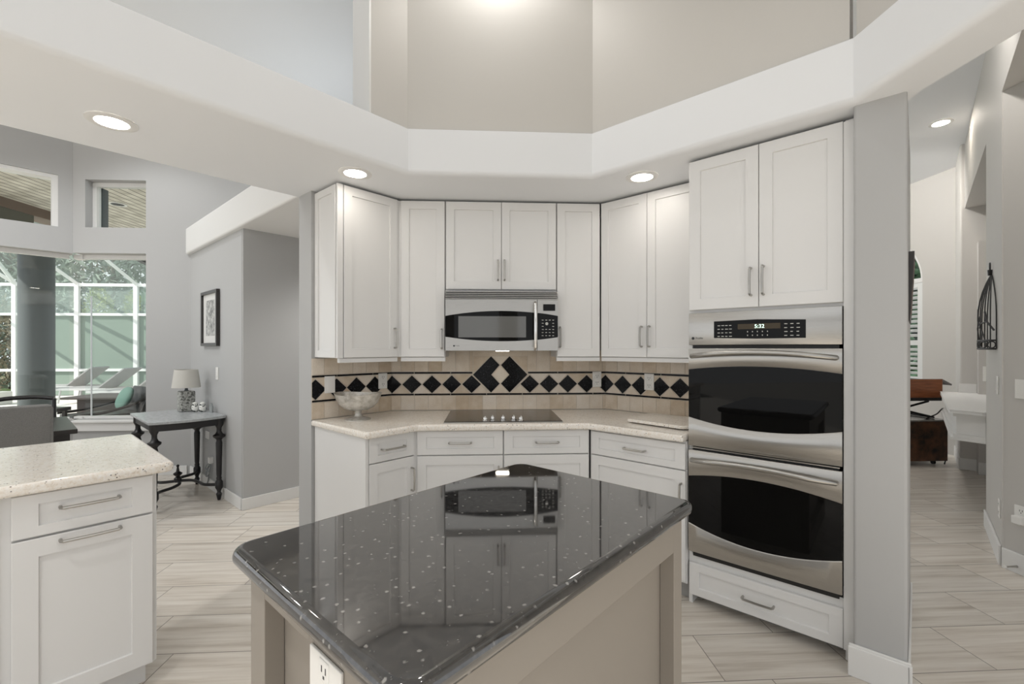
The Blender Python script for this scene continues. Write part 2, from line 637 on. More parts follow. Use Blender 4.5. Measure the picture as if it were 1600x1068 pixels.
def text(name, s, size, loc, m, parent, rot=(PI / 2, 0, 0), align='CENTER', bold=0.0):
    cu = bpy.data.curves.new('tmp_text', 'FONT')
    cu.body = s
    cu.size = size
    cu.align_x = align
    cu.extrude = 0.0004
    cu.offset = bold
    t = bpy.data.objects.new('tmp_text', cu)
    C.objects.link(t)
    dg = bpy.context.evaluated_depsgraph_get()
    me = bpy.data.meshes.new_from_object(t.evaluated_get(dg))
    bpy.data.objects.remove(t)
    bm = nb()
    bm.from_mesh(me)
    bpy.data.meshes.remove(me)
    xform(bm, Matrix.Translation(loc) @ Matrix.LocRotScale(None, __import__('mathutils').Euler(rot), None), 0)
    return obj(name, bm, m, parent)


def downlight(p, label, ms, group=None, r=0.062):
    """A recessed can: trim ring flush on the ceiling and a lit lens just inside it."""
    t = thing('recessed_light', label, 'ceiling light', 0, p, group)
    z = p[2]
    bm = nb()
    lathe(bm, [(r + 0.032, z - 0.0005), (r + 0.032, z - 0.004), (r + 0.012, z - 0.009), (r, z - 0.006), (r, z - 0.0005)], (p[0], p[1], 0), 40)
    bm2 = nb()
    loops = [[(p[0] + rr * math.cos(2 * PI * k / 40), p[1] + rr * math.sin(2 * PI * k / 40), zz) for k in range(40)]
             for rr, zz in ((r + 0.032, z - 0.0005), (r + 0.032, z - 0.004), (r + 0.012, z - 0.009), (r, z - 0.006), (r, z - 0.0005))]
    bm.free()
    loft(bm2, loops, False, False)
    obj('trim_ring', bm2, 'trim', t, smooth=True)
    bm = nb()
    lathe(bm, [(r, z - 0.0055), (r, z - 0.0025)], (p[0], p[1], 0), 40)
    obj('lens', bm, ms, t)
    return t


# ================================================================== THE SHELL
ZS = 2.40          # soffit underside
ZL = 2.667         # ledge on top of the soffit
ZC = 3.90          # high ceiling
Y0 = -2.75          # where the modelled floor ends behind the camera

struct('floor', box(nb(), -9.0, 7.6, Y0, 9.0, -0.06, 0.0), 'floor')
# trim the floor to the inside of the house: the pool deck covers the rest

# walls behind the cabinets
struct('wall_back', box(nb(), -0.80, 0.98, 3.43, 3.60, 0, ZS), 'wall')
struct('wall_left', box(nb(), 1.318, 2.20, 2.93, 3.112, 0, ZS), 'wall', FL)
struct('wall_right', box(nb(), -1.95, -0.204, 3.066, 3.24, 0, ZS), 'wall', FR)
bm = nb()
prism(bm, rounded([(-0.204, 2.387), (-0.032, 2.387), (-0.032, 3.24), (-0.204, 3.24)], [0.012, 0.012, 0, 0]), 0, ZS)
struct('wall_oven_side', bm, 'wall', FR, True)
# column baseboard
bm = nb()
box(bm, -0.222, -0.017, 2.372, 2.386, 0, 0.125, 0.003)
box(bm, -0.219, -0.020, 2.375, 2.3865, 0.118, 0.135, 0.003)
box(bm, -0.0315, -0.024, 2.372, 3.24, 0, 0.125, 0.002)
struct('baseboard_column', bm, 'trim', FR)

# soffit: inner edge polyline, swept profile
inner = [(-2.30, -1.2), (-2.30, 0.85), (-0.463, 2.687), (0.627, 2.687), (1.515, 1.799), (1.515, -1.2)]


def off(path, d):
    """Move an open polyline to its left (into the soffit) by d."""
    out = []
    n = len(path)
    for i in range(n):
        b = Vector(path[i])
        e1 = (b - Vector(path[i - 1])).normalized() if i else None
        e2 = (Vector(path[i + 1]) - b).normalized() if i < n - 1 else None
        e1 = e1 or e2
        e2 = e2 or e1
        n1, n2 = Vector((-e1.y, e1.x)), Vector((-e2.y, e2.x))
        k = n1 + n2
        k = k / k.dot(n1)
        out.append(tuple(b + k * d))
    return out


r = 0.032
prof = [(0.022, ZL), (0.004, ZL), (0.0, ZL - 0.004), (0.0, ZS + r)]
for k in range(1, 8):
    a = PI / 2 * k / 7
    prof.append((r - r * math.cos(a), ZS + r - r * math.sin(a)))
bm = nb()
rings = [[(x, y, z) for x, y in off(inner, d)] for d, z in prof]
vr = [[bm.verts.new(p) for p in rg] for rg in rings]
for a, b in zip(vr, vr[1:]):
    for i in range(len(a) - 1):
        bm.faces.new((a[i], a[i + 1], b[i + 1], b[i]))
# underside: last ring joined to the outer outline
outer = [(-5.2, -1.2), (-3.62, 0.792), (-1.95, 2.462), (-1.2714, 3.1406), (-1.2714, 3.9), (1.0, 3.9), (2.05, 3.0), (1.715, 1.70), (1.715, -1.2)]
last = vr[-1]
ov = [bm.verts.new((x, y, ZS)) for x, y in outer]
tv = [bm.verts.new((x, y, ZL)) for x, y in off(inner, 0.022)] + [bm.verts.new((x, y, ZL)) for x, y in outer[::-1]]
for ring in (last + ov[::-1], tv):
    for tri in tessellate_polygon([[Vector((v.co.x, v.co.y, 0)) for v in ring]]):
        bm.faces.new([ring[i] for i in tri])
for a, b in zip(outer, outer[1:]):
    bm.faces.new([bm.verts.new(p) for p in ((*a, ZS), (*b, ZS), (*b, ZL), (*a, ZL))])
bmesh.ops.remove_doubles(bm, verts=bm.verts, dist=1e-5)
struct('trim_soffit', bm, 'soffit', 0, True)

# well walls above the soffit ledge
struct('wall_well_back', box(nb(), -0.473, 0.637, 2.709, 2.85, ZL, ZC), 'well')
struct('wall_well_right', box(nb(), -1.470, -0.215, 2.365, 2.50, ZL, ZC), 'well', FR)
struct('wall_well_side', box(nb(), 1.537, 1.67, -1.2, 1.808, ZL, ZC), 'well')
struct('wall_well_left', box(nb(), 1.342, 1.590, 2.249, 2.42, ZL, ZC), 'well', FL)
# the white end of that wall
struct('trim_well', box(nb(), 1.330, 1.3415, 2.247, 2.423, ZL, ZC), 'trim', FL)
# high ceiling of kitchen well and family room, hall ceiling
struct('ceiling', box(nb(), -9.0, 1.72, -1.2, 5.30, ZC, ZC + 0.1), 'soffit')
struct('ceiling_hall', box(nb(), 1.60, 7.6, -1.2, 9.0, 3.70, 3.80), 'soffit')
struct('wall_well_outer', box(nb(), 1.700, 1.716, -1.2, 1.70, ZL, 3.70), 'soffit')

# ---- left side: wall C with the picture, wall D, bulkhead, bay walls A and B
struct('wall_picture', box(nb(), -5.93, -4.305, 1.342, 1.50, 0, ZS), 'wall', FR)
struct('wall_passage', box(nb(), 1.345, 3.6, 4.281, 4.43, 0, ZS), 'wall', FL)
bm = nb()
n0 = 0
bx = rounded([(1.30, ZS), (1.30, 2.685), (2.60, 2.685), (2.60, ZS)], [0.02, 0.02, 0, 0], 5)
loft(bm, [[(-5.93, y, z) for y, z in bx], [(-3.05, y, z) for y, z in bx]])
struct('trim_bulkhead', bm, 'trim', FR, True)
bm = nb()
box(bm, -5.90, -4.2945, 1.328, 1.341, 0, 0.10, 0.003)
struct('baseboard_picture', bm, 'trim', FR)
bm = nb()
box(bm, 1.332, 3.4, 4.267, 4.280, 0, 0.10, 0.003)
struct('baseboard_passage', bm, 'trim', FL)

KX, KY = -4.4588, 5.1336     # the kink between the two bay walls


def wall_with_holes(x0, x1, y0, y1, z0, z1, holes):
    """Upright slab with rectangular holes (x0,x1,z0,z1), as one mesh of blocks."""
    bm = nb()
    xs = sorted({x0, x1, *[h[0] for h in holes], *[h[1] for h in holes]})
    for a, b in zip(xs, xs[1:]):
        cut = sorted([(h[2], h[3]) for h in holes if h[0] <= a + 1e-6 and h[1] >= b - 1e-6])
        z = z0
        for lo, hi in cut:
            if lo > z:
                box(bm, a, b, y0, y1, z, lo)
            z = hi
        if z < z1:
            box(bm, a, b, y0, y1, z, z1)
    return bm


struct('wall_bay_front', wall_with_holes(KX, -1.6, KY, KY + 0.16, 0, ZC, [(KX, -3.705, 0.605, 2.406), (-4.334, -3.705, 2.684, 3.20)]), 'wall')
kx = (KX + KY) * S2            # x of the kink along wall A
struct('wall_bay_left', wall_with_holes(-1.5, kx, 6.788, 6.95, 0, ZC, [(-1.4, kx, 0.605, 2.40), (-1.4, 0.365, 2.667, 3.215)]), 'wall', FL)
struct('wall_bay_upper', box(nb(), -1.599, 1.3, KY, KY + 0.16, 2.70, ZC), 'wall')
struct('baseboard_bay', box(nb(), KX, -3.27, KY - 0.014, KY - 0.0005, 0, 0.10, 0.003), 'trim')
# window 1: the fixed glass of the front bay wall
t = thing('window_1', 'tall fixed window of the bay wall beside the lamp table', 'window', FB, (-4.08, KY, 0.605))
t['kind'] = 'structure'
bm = nb()
box(bm, KX + 0.02, -3.705, KY + 0.10, KY + 0.155, 2.360, 2.4055)
box(bm, -3.718, -3.7055, KY + 0.10, KY + 0.155, 0.606, 2.36)
box(bm, KX + 0.02, -3.718, KY + 0.10, KY + 0.155, 0.606, 0.63)
obj('window_frame', bm, 'trim', t)
obj('pane', box(nb(), KX + 0.02, -3.72, KY + 0.125, KY + 0.129, 0.63, 2.36), 'pane', t)
bm = nb()
box(bm, KX - 0.02, -3.66, KY - 0.022, KY - 0.0005, 0.486, 0.575, 0.004)
box(bm, KX - 0.02, -3.65, KY - 0.045, KY + 0.0995, 0.576, 0.604, 0.006)
obj('window_sill', bm, 'trim', t)
bm = nb()
prism(bm, [(KX - 0.07, KY + 0.09), (KX + 0.022, KY + 0.09), (KX + 0.022, KY + 0.158), (KX - 0.08, KY + 0.158)], 2.355, 2.4055)
prism(bm, [(KX - 0.07, KY + 0.09), (KX + 0.022, KY + 0.09), (KX + 0.022, KY + 0.158), (KX - 0.08, KY + 0.158)], 0.606, 0.63)
obj('corner_block', bm, 'trim', t)
obj('glass_joint', box(nb(), -4.372, -4.362, KY + 0.112, KY + 0.124, 0.63, 1.95), 'silverframe', t)
# window 2: the small transom above it
t = thing('window_2', 'small square transom window above the front bay glass', 'window', FB, (-4.02, KY, 2.684))
t['kind'] = 'structure'
bm = nb()
box(bm, -4.333, -4.29, KY + 0.09, KY + 0.15, 2.685, 3.199)
box(bm, -4.29, -3.706, KY + 0.09, KY + 0.15, 3.155, 3.199)
obj('window_frame', bm, 'trim', t)
obj('pane', box(nb(), -4.288, -3.707, KY + 0.125, KY + 0.129, 2.686, 3.154), 'pane', t)
obj('outer_jamb', box(nb(), -4.318, -4.285, KY + 0.162, KY + 0.24, 2.685, 3.16), 'bronze', t)
# windows 3 and 4 in the angled bay wall
t = thing('window_3', 'large fixed window of the angled bay wall at far left', 'window', FL, (-1.2, 6.788, 0.605))
t['kind'] = 'structure'
bm = nb()
box(bm, -1.39, kx - 0.02, 6.888, 6.94, 2.355, 2.3995)
box(bm, -1.39, kx - 0.02, 6.888, 6.94, 0.606, 0.63)
obj('window_frame', bm, 'trim', t)
obj('pane', box(nb(), -1.39, kx - 0.02, 6.912, 6.916, 0.63, 2.355), 'pane', t)
bm = nb()
box(bm, -1.45, kx + 0.01, 6.766, 6.7875, 0.486, 0.575, 0.004)
box(bm, -1.45, kx + 0.01, 6.743, 6.885, 0.576, 0.604, 0.006)
obj('window_sill', bm, 'trim', t)
t = thing('window_4', 'transom window in the angled bay wall at far left', 'window', FL, (-1.2, 6.788, 2.667))
t['kind'] = 'structure'
bm = nb()
box(bm, 0.315, 0.3645, 6.80, 6.94, 2.668, 3.2145)
box(bm, -1.39, 0.315, 6.80, 6.94, 3.175, 3.2145)
obj('window_frame', bm, 'trim', t)
obj('pane', box(nb(), -1.39, 0.314, 6.90, 6.904, 2.668, 3.174), 'pane', t)

# unseen piers and header added behind the camera to streak the steel's reflections
bm = nb()
for a, b in ((-3.6, -2.9), (-1.5, -1.0), (0.2, 0.7), (1.9, 2.6)):
    box(bm, a, b, -2.75, -2.6, 0, 2.35)
box(bm, -3.6, 2.6, -2.75, -2.6, 2.351, 2.75)
struct('rear_reflection_piers', bm, 'wall')

# ---- right hall
XW = 0.393
bm = nb()
box(bm, XW, XW + 0.6, 4.197, 5.09, 0, 3.70)
struct('wall_hall', bm, 'wall_hall', FR)
bm = nb()
box(bm, XW, XW + 0.6, 5.0901, 7.2699, 2.97, 3.70)
struct('wall_niche_lintel', bm, 'wall_hall', FR)
struct('wall_niche_back', box(nb(), 0.66, XW + 0.6, 5.0901, 7.2699, 0, 2.9699), 'wall_hall', FR)
struct('wall_niche_step', box(nb(), 0.49, 0.6599, 7.10, 7.2699, 0, 2.55), 'wall_hall', FR)
bm = nb()
prism(bm, rounded([(0.355, 7.27), (0.90, 7.27), (0.90, 8.20), (0.355, 8.20)], [0.02, 0, 0, 0.0]), 0, 3.70)
struct('wall_hall_far', bm, 'wall_hall', FR, True)
struct('wall_side', box(nb(), 3.250, 3.40, 0.2, 2.690, 0, 2.999), 'wall_hall')
struct('trim_hall_header', box(nb(), XW, XW + 0.15, 1.6, 4.196, 3.0, 3.70), 'wall_hall', FR)
struct('ceiling_low', box(nb(), XW + 0.151, 2.6, 1.0, 4.196, 3.0, 3.04), 'soffit', FR)
# far wall with the arched window
YC, ZA, RA = 6.613, 2.32, 0.683
bm = nb()
xw = 5.99
arc = [(YC - RA * math.cos(PI * k / 24), ZA + RA * math.sin(PI * k / 24)) for k in range(25)]
prof_l = [(5.40, 0), (5.40, 3.70), (YC, 3.70)] + arc[:13][::-1] + [(YC - RA, 0.0)]
prof_r = [(8.6, 0), (YC + RA, 0.0)] + arc[12:][::-1] + [(YC, 3.70), (8.6, 3.70)]
for pr in (prof_l, prof_r):
    loft(bm, [[(xw, y, z) for y, z in pr], [(xw + 0.15, y, z) for y, z in pr]])
box(bm, xw, xw + 0.15, YC - RA, YC + RA, 0, 0.90)
struct('wall_far', bm, 'wall_hall')
t = thing('window_5', 'arched window with white plantation shutters on the far hall wall', 'window', FB, (xw, YC, 0.9))
t['kind'] = 'structure'
bm = nb()
ao = [(YC - (RA - 0.002) * math.cos(PI * k / 24), ZA + (RA - 0.002) * math.sin(PI * k / 24)) for k in range(25)]
ai = [(YC - (RA - 0.05) * math.cos(PI * k / 24), ZA + (RA - 0.05) * math.sin(PI * k / 24)) for k in range(25)]
for k in range(24):
    q = [ao[k], ao[k + 1], ai[k + 1], ai[k]]
    loft(bm, [[(xw + 0.03, y, z) for y, z in q], [(xw + 0.08, y, z) for y, z in q]])
for ang in (36, 72, 108, 144):
    c, s = math.cos(math.radians(ang)), math.sin(math.radians(ang))
    tube(bm, [(xw + 0.05, YC - 0.02 * c, ZA + 0.02 * s), (xw + 0.05, YC - (RA - 0.03) * c, ZA + (RA - 0.03) * s)], 0.011, 6)
box(bm, xw + 0.005, xw + 0.06, YC - RA + 0.002, YC + RA - 0.002, ZA - 0.03, ZA + 0.03)
obj('window_frame', bm, 'trim', t)
obj('pane', box(nb(), xw + 0.09, xw + 0.094, YC - RA + 0.003, YC + RA - 0.003, 0.9, ZA + RA - 0.01), 'pane', t)
for i in range(2):
    ya = YC - RA + 0.004 + i * RA
    yb = ya + RA - 0.008
    bm = nb()
    box(bm, xw + 0.008, xw + 0.04, ya, ya + 0.075, 0.905, ZA - 0.032)
    box(bm, xw + 0.008, xw + 0.04, yb - 0.075, yb, 0.905, ZA - 0.032)
    for z0, z1 in ((0.905, 0.98), (1.42, 1.49), (ZA - 0.10, ZA - 0.032)):
        box(bm, xw + 0.008, xw + 0.04, ya + 0.0755, yb - 0.0755, z0, z1)
    sh = obj('shutter', bm, 'louver', t)
    bm = nb()
    z = 1.0
    while z < ZA - 0.12:
        if not 1.38 < z < 1.52:
            obox(bm, (xw + 0.026, (ya + yb) / 2, z + 0.03), (0.052, yb - ya - 0.155, 0.009), (0, 0.6, 0))
        z += 0.066
    obj('louvers', bm, 'louver', sh)
# hall baseboards
bm = nb()
box(bm, XW - 0.014, XW - 0.0005, 4.215, 5.088, 0, 0.125, 0.003)
struct('baseboard_hall', bm, 'trim', FR)
bm = nb()
box(bm, 3.236, 3.2495, 0.2, 2.686, 0, 0.125, 0.003)
struct('baseboard_side', bm, 'trim')
bm = nb()
box(bm, 0.345, 0.4895, 7.255, 7.269, 0, 0.13, 0.003)
box(bm, 0.4895, 0.655, 7.086, 7.0995, 0, 0.13, 0.003)
box(bm, 0.341, 0.3545, 7.255, 8.15, 0, 0.13, 0.003)
struct('baseboard_niche', bm, 'trim', FR)

# ================================================================== CABINETS
def cabinet_box(bm, x0, x1, y0, y1, z0, z1):
    return box(bm, x0, x1, y0, y1, z0, z1, 0.0015)


def upper(name, label, frame, x0, x1, yf, yb, z0, z1, doors, rail_w=0.055, handles=(), body=None):
    """Wall cabinet: body, doors with pulls, light rail under it. doors = [(x0,x1)], handles = [(door, x, z0, z1)]."""
    t = thing(name, label, 'cabinet', frame, ((x0 + x1) / 2, yb, z0 - 0.03))
    bm = nb()
    if body is None:
        cabinet_box(bm, x0, x1, yf + 0.021, yb, z0, z1)
    else:
        prism(bm, body, z0, z1)
    obj('body', bm, 'white', t)
    if body is None:
        obj('light_rail', box(nb(), x0, x1, yf + 0.012, yf + 0.04, z0 - 0.028, z0 - 0.0005, 0.002), 'white', t)
    ds = []
    for a, b in doors:
        ds.append(obj('door', shaker(nb(), a, b, z0 + 0.003, z1 - 0.004, yf, 0.0205, rail_w), 'white', t))
    for d, hx, h0, h1 in handles:
        obj('handle', pull_v(hx, yf, h0, h1), 'nickel', ds[d], smooth=True)
    return t


ZU0, ZU1 = 1.317, 2.388
upper('wall_cabinet', 'tall narrow white wall cabinet left of the microwave', FB, -0.590, -0.288, 3.12, 3.428, ZU0, ZU1, [(-0.588, -0.292)], handles=[(0, -0.312, 1.378, 1.509)])
upper('wall_cabinet', 'short two-door white cabinet directly above the microwave', FB, -0.286, 0.479, 3.12, 3.428, 1.780, ZU1, [(-0.283, 0.0955), (0.0985, 0.476)], handles=[(0, 0.073, 1.845, 1.981), (1, 0.118, 1.845, 1.981)])
upper('wall_cabinet', 'tall narrow white wall cabinet right of the microwave', FB, 0.481, 0.786, 3.12, 3.428, ZU0, ZU1, [(0.484, 0.783)], handles=[(0, 0.503, 1.387, 1.524)])
upper('wall_cabinet', 'two-door white wall cabinet between the narrow one and the oven tower', FR, -1.650, -0.936, 2.764, 3.064, ZU0, ZU1, [(-1.646, -1.3095), (-1.3065, -0.939)], handles=[(0, -1.341, 1.390, 1.520), (1, -1.288, 1.390, 1.520)])
# angled left wall cabinet with its panelled end
t = upper('wall_cabinet', 'white end wall cabinet above the silver footed bowl', FL, 1.360, 1.776, 2.627, 2.928, ZU0, ZU1, [(1.384, 1.768)], 0.055, handles=[(0, 1.742, 1.382, 1.511)])
bm = nb()
sh = nb()
shaker(sh, -2.928, -2.652, ZU0 + 0.003, ZU1 - 0.004, 1.338, 0.0215, 0.045)
me = bpy.data.meshes.new('tmp')
sh.to_mesh(me)
sh.free()
bm.from_mesh(me)
bpy.data.meshes.remove(me)
xform(bm, Matrix(((0, 1, 0, 0), (-1, 0, 0, 0), (0, 0, 1, 0), (0, 0, 0, 1))), 0)
obj('end_panel', bm, 'white', t)
obj('corner_post', box(nb(), 1.342, 1.380, 2.629, 2.6475, ZU0, ZU1 - 0.002, 0.003), 'white', t)

# ---- base cabinets
ZB = 0.874


def base_unit(name, label, frame, x0, x1, yf, yb, drawers, doors, kick=0.10, y_kick=0.075):
    t = thing(name, label, 'cabinet', frame, ((x0 + x1) / 2, yb, 0))
    obj('body', cabinet_box(nb(), x0, x1, yf + 0.021, yb, kick, ZB), 'white', t)
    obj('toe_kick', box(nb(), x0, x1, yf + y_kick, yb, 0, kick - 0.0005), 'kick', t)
    for a, b, z0, z1, h in drawers:
        d = obj('drawer', shaker(nb(), a, b, z0, z1, yf, 0.0205, 0.055, rz=0.038), 'white', t)
        obj('handle', pull_h(h[0], h[1], yf, h[2]), 'nickel', d, smooth=True)
    for a, b, z0, z1, h in doors:
        d = obj('door', shaker(nb(), a, b, z0, z1, yf, 0.0205, 0.055), 'white', t)
        if h:
            obj('handle', pull_v(h[0], yf, h[1], h[2]), 'nickel', d, smooth=True)
    return t


base_unit('base_cabinet', 'wide white base cabinet under the cooktop with two drawers', FB, -0.440, 0.644, 2.815, 3.426,
          [(-0.432, 0.0965, 0.7205, 0.868, (-0.235, -0.101, 0.796)), (0.1035, 0.636, 0.7205, 0.868, (0.303, 0.442, 0.794))],
          [(-0.432, 0.0965, 0.115, 0.714, (0.070, 0.51, 0.645)), (0.1035, 0.636, 0.115, 0.714, (0.130, 0.51, 0.645))])
bu = base_unit('base_cabinet', 'narrow white end base cabinet below the silver bowl', FL, 1.358, 1.686, 2.299, 2.925,
               [(1.361, 1.668, 0.726, 0.870, (1.439, 1.591, 0.796))],
               [(1.361, 1.668, 0.115, 0.720, (1.645, 0.516, 0.652))])
obj('end_panel', box(nb(), 1.338, 1.3575, 2.300, 2.925, 0, ZB, 0.0015), 'white', bu)
base_unit('base_cabinet', 'white base cabinet beside the oven tower under the granite board', FR, -1.545, -0.934, 2.445, 3.06,
          [(-1.528, -0.938, 0.7205, 0.862, (-1.296, -1.167, 0.790))],
          [(-1.528, -0.938, 0.115, 0.714, (-0.957, 0.52, 0.646))])

prism_ = [wl(1.669, 2.309), (2.825 - 2.309 / S2, 2.825), (-0.4335, 2.825), (-0.4335, 2.8345), (2.8345 - 2.3185 / S2, 2.8345), wl(1.669, 2.3185)]
single('corner_filler', prism(nb(), prism_, 0.115, 0.8735), 'white', 'narrow white filler strip in the base cabinet corner left of the cooktop', 'cabinet trim', 0, (-0.44, 2.825, 0.115))
prism_ = [wl(1.769, 2.637), (3.13 - 2.637 / S2, 3.13), (-0.5895, 3.13), (-0.5895, 3.14), (3.14 - 2.647 / S2, 3.14), wl(1.777, 2.647)]
single('corner_filler', prism(nb(), prism_, 1.320, 2.384), 'white', 'narrow white filler strip in the wall cabinet corner left of the microwave', 'cabinet trim', 0, (-0.6, 3.13, 1.32))

# ---- oven tower
t = thing('oven_cabinet', 'tall white oven tower cabinet holding the double wall oven', 'cabinet', FR, (-0.57, 3.06, 0))
bm = nb()
box(bm, -0.931, -0.912, 2.486, 3.06, 0.0, 2.39)
box(bm, -0.240, -0.206, 2.486, 3.06, 0.0, 2.39)
box(bm, -0.9119, -0.2401, 2.50, 3.06, 1.585, 2.39)
box(bm, -0.9119, -0.2401, 2.50, 3.06, 0.05, 0.245)
box(bm, -0.9119, -0.2401, 3.03, 3.06, 0.245, 1.585)
box(bm, -0.9119, -0.2401, 2.4861, 2.4999, 1.5671, 1.62)
box(bm, -0.9119, -0.2401, 2.4861, 2.4999, 0.215, 0.268)
obj('body', bm, 'white', t)
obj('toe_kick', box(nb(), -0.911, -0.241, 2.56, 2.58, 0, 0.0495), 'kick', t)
obj('filler', box(nb(), -0.2455, -0.206, 2.466, 2.4855, 0.05, 2.378, 0.001), 'white', t)
d1 = obj('door', shaker(nb(), -0.924, -0.5855, 1.583, 2.382, 2.465, 0.0205, 0.058), 'white', t)
obj('handle', pull_v(-0.618, 2.465, 1.642, 1.775), 'nickel', d1, smooth=True)
d2 = obj('door', shaker(nb(), -0.5825, -0.247, 1.583, 2.382, 2.465, 0.0205, 0.058), 'white', t)
obj('handle', pull_v(-0.562, 2.465, 1.642, 1.779), 'nickel', d2, smooth=True)
d3 = obj('drawer', shaker(nb(), -0.924, -0.247, 0.054, 0.226, 2.465, 0.0205, 0.052, rz=0.042), 'white', t)
obj('handle', pull_h(-0.655, -0.518, 2.465, 0.136), 'nickel', d3, smooth=True)


# ---- double wall oven
def arc_z(x, x0, x1, ze, zm):
    u = (2 * (x - x0) / (x1 - x0) - 1)
    return zm + (ze - zm) * u * u


t = thing('double_oven', 'stainless steel double wall oven with black glass doors', 'oven', FR, (-0.585, 2.9, 0.26))
xa, xb, yo = -0.921, -0.249, 2.450
bm = nb()
box(bm, -0.905, -0.262, 2.476, 3.0, 0.262, 1.565)
obj('chassis', bm, 'black', t)
pn = obj('control_panel', box(nb(), xa, xb, yo + 0.004, 2.4755, 1.396, 1.566, 0.003), 'steel', t, smooth=True)
# bowed black display glass
pl = [(-0.79, 1.432), (-0.588, 1.426), (-0.385, 1.427), (-0.385, 1.512), (-0.588, 1.521), (-0.79, 1.518)]
gp = obj('display_glass', yprism(nb(), pl, yo + 0.001, yo + 0.0045), 'bglass', t)
obj('display', box(nb(), -0.675, -0.487, yo + 0.0002, yo + 0.0012, 1.474, 1.500), 'display', gp)
text('clock_digits', '5:32', 0.026, (-0.577, yo - 0.0002, 1.4785), 'digits', gp)
bm = nb()
rnd = random.Random(3)
for gx0, gx1, cols, rows in ((-0.775, -0.700, 4, 4), (-0.475, -0.400, 3, 4)):
    for i in range(cols):
        for j in range(rows):
            x = gx0 + (gx1 - gx0) * (i + 0.15) / cols
            z = 1.438 + 0.055 * j / (rows - 1)
            box(bm, x, x + 0.010 + 0.004 * rnd.random(), yo + 0.0003, yo + 0.0011, z, z + 0.0035)
for i in range(5):
    for z in (1.440, 1.458):
        x = -0.632 + i * 0.022
        box(bm, x, x + 0.004, yo + 0.0003, yo + 0.0011, z, z + 0.006)
obj('key_print', bm, 'marks', gp)
bm = nb()
lathe(bm, [(0.0075, yo + 0.0025), (0.0075, yo + 0.0045)], (-0.898, 0, 1.432), 20, 'Y')
lg = obj('maker_badge', bm, 'bplast', t)
text('badge_lettering', 'Profile', 0.015, (-0.885, yo + 0.0036, 1.4275), 'slot', t, align='LEFT')
for z0, z1, gt_e, gt_m, gb_e, gb_m, hz, nm in ((0.858, 1.378, 1.266, 1.290, 1.011, 0.972, 1.345, 0), (0.292, 0.836, 0.694, 0.730, 0.444, 0.390, 0.792, 1)):
    xs = [xa + (xb - xa) * k / 24 for k in range(25)]
    # steel door skins above and below the arched glass, bowed slightly outwards
    bow = lambda x: yo - 0.003 * (1 - (2 * (x - xa) / (xb - xa) - 1) ** 2)
    bm = nb()
    box(bm, xa, xb, yo + 0.010, 2.4755, z0, z1)
    for lo, hi in ((lambda x: z0, lambda x: arc_z(x, xa, xb, gb_e, gb_m)), (lambda x: arc_z(x, xa, xb, gt_e, gt_m), lambda x: z1)):
        loops = []
        for x in xs:
            a, b = lo(x), hi(x)
            loops.append([(x, yo + 0.0101, a), (x, bow(x) + 0.003, a), (x, bow(x), a + 0.004), (x, bow(x), b - 0.004), (x, bow(x) + 0.003, b), (x, yo + 0.0101, b)])
        loft(bm, loops)
    d = obj('oven_door', bm, 'steel', t, smooth=True)
    bm = nb()
    loops = []
    for x in xs:
        a, b = arc_z(x, xa, xb, gb_e, gb_m) + 0.0005, arc_z(x, xa, xb, gt_e, gt_m) - 0.0005
        loops.append([(x, yo + 0.0100, a), (x, bow(x) + 0.0025, a), (x, bow(x) + 0.0025, b), (x, yo + 0.0100, b)])
    loft(bm, loops)
    obj('door_glass', bm, 'bglass', d, smooth=True)
    bm = nb()
    hp = []
    for k in range(21):
        u = k / 20
        x = -0.900 + 0.628 * u
        s = 1 - (2 * u - 1) ** 2
        hp.append((x, yo - 0.012 - 0.040 * min(1, s * 2.2) - 0.01 * s, hz - 0.008 + 0.022 * s))
    hp = [(hp[0][0], yo + 0.001, hp[0][2])] + hp + [(hp[-1][0], yo + 0.001, hp[-1][2])]
    tube(bm, hp, 0.0125, 14)
    obj('handle', bm, 'steel', d, smooth=True)
bm = nb()
box(bm, xa + 0.01, xb - 0.01, 2.462, 2.475, 0.846, 0.850)
obj('vent_strip', bm, 'steel', t)

# ---- microwave
t = thing('microwave', 'stainless over-the-range microwave under the short cabinet', 'microwave', FB, (0.098, 3.42, 1.36))
x0, x1, yf = -0.281, 0.478, 3.055
obj('body', box(nb(), x0 + 0.004, x1 - 0.004, yf + 0.022, 3.42, 1.362, 1.766), 'bplast', t)
obj('work_light', box(nb(), 0.06, 0.15, 3.12, 3.17, 1.3575, 1.3618, 0.001), 'work_light', t)
bm = nb()
for k in range(5):
    z = 1.709 + k * 0.0117
    box(bm, x0, x1, yf, yf + 0.022, z, z + 0.0058, 0.0012)
obj('vent_grille', bm, 'steel', t)
xs = [x0 + (x1 - x0) * k / 28 for k in range(29)]
bowm = lambda x: yf - 0.007 * (1 - (2 * (x - x0) / (x1 - x0) - 1) ** 2)
XD = 0.338
bm = nb()
gt = lambda x: 1.630 - 0.034 * ((x - 0.1) / 0.38) ** 2
gb = lambda x: 1.426 + 0.030 * ((x - 0.1) / 0.38) ** 2
dx = [x for x in xs if x < XD - 0.002] + [XD - 0.002]
px = [XD + 0.001] + [x for x in xs if x > XD + 0.005]


def skin(bm, xs, lo, hi, d=0.0):
    loops = [[(x, yf + 0.0215, lo(x)), (x, bowm(x) + d, lo(x)), (x, bowm(x) + d, hi(x)), (x, yf + 0.0215, hi(x))] for x in xs]
    return loft(bm, loops)


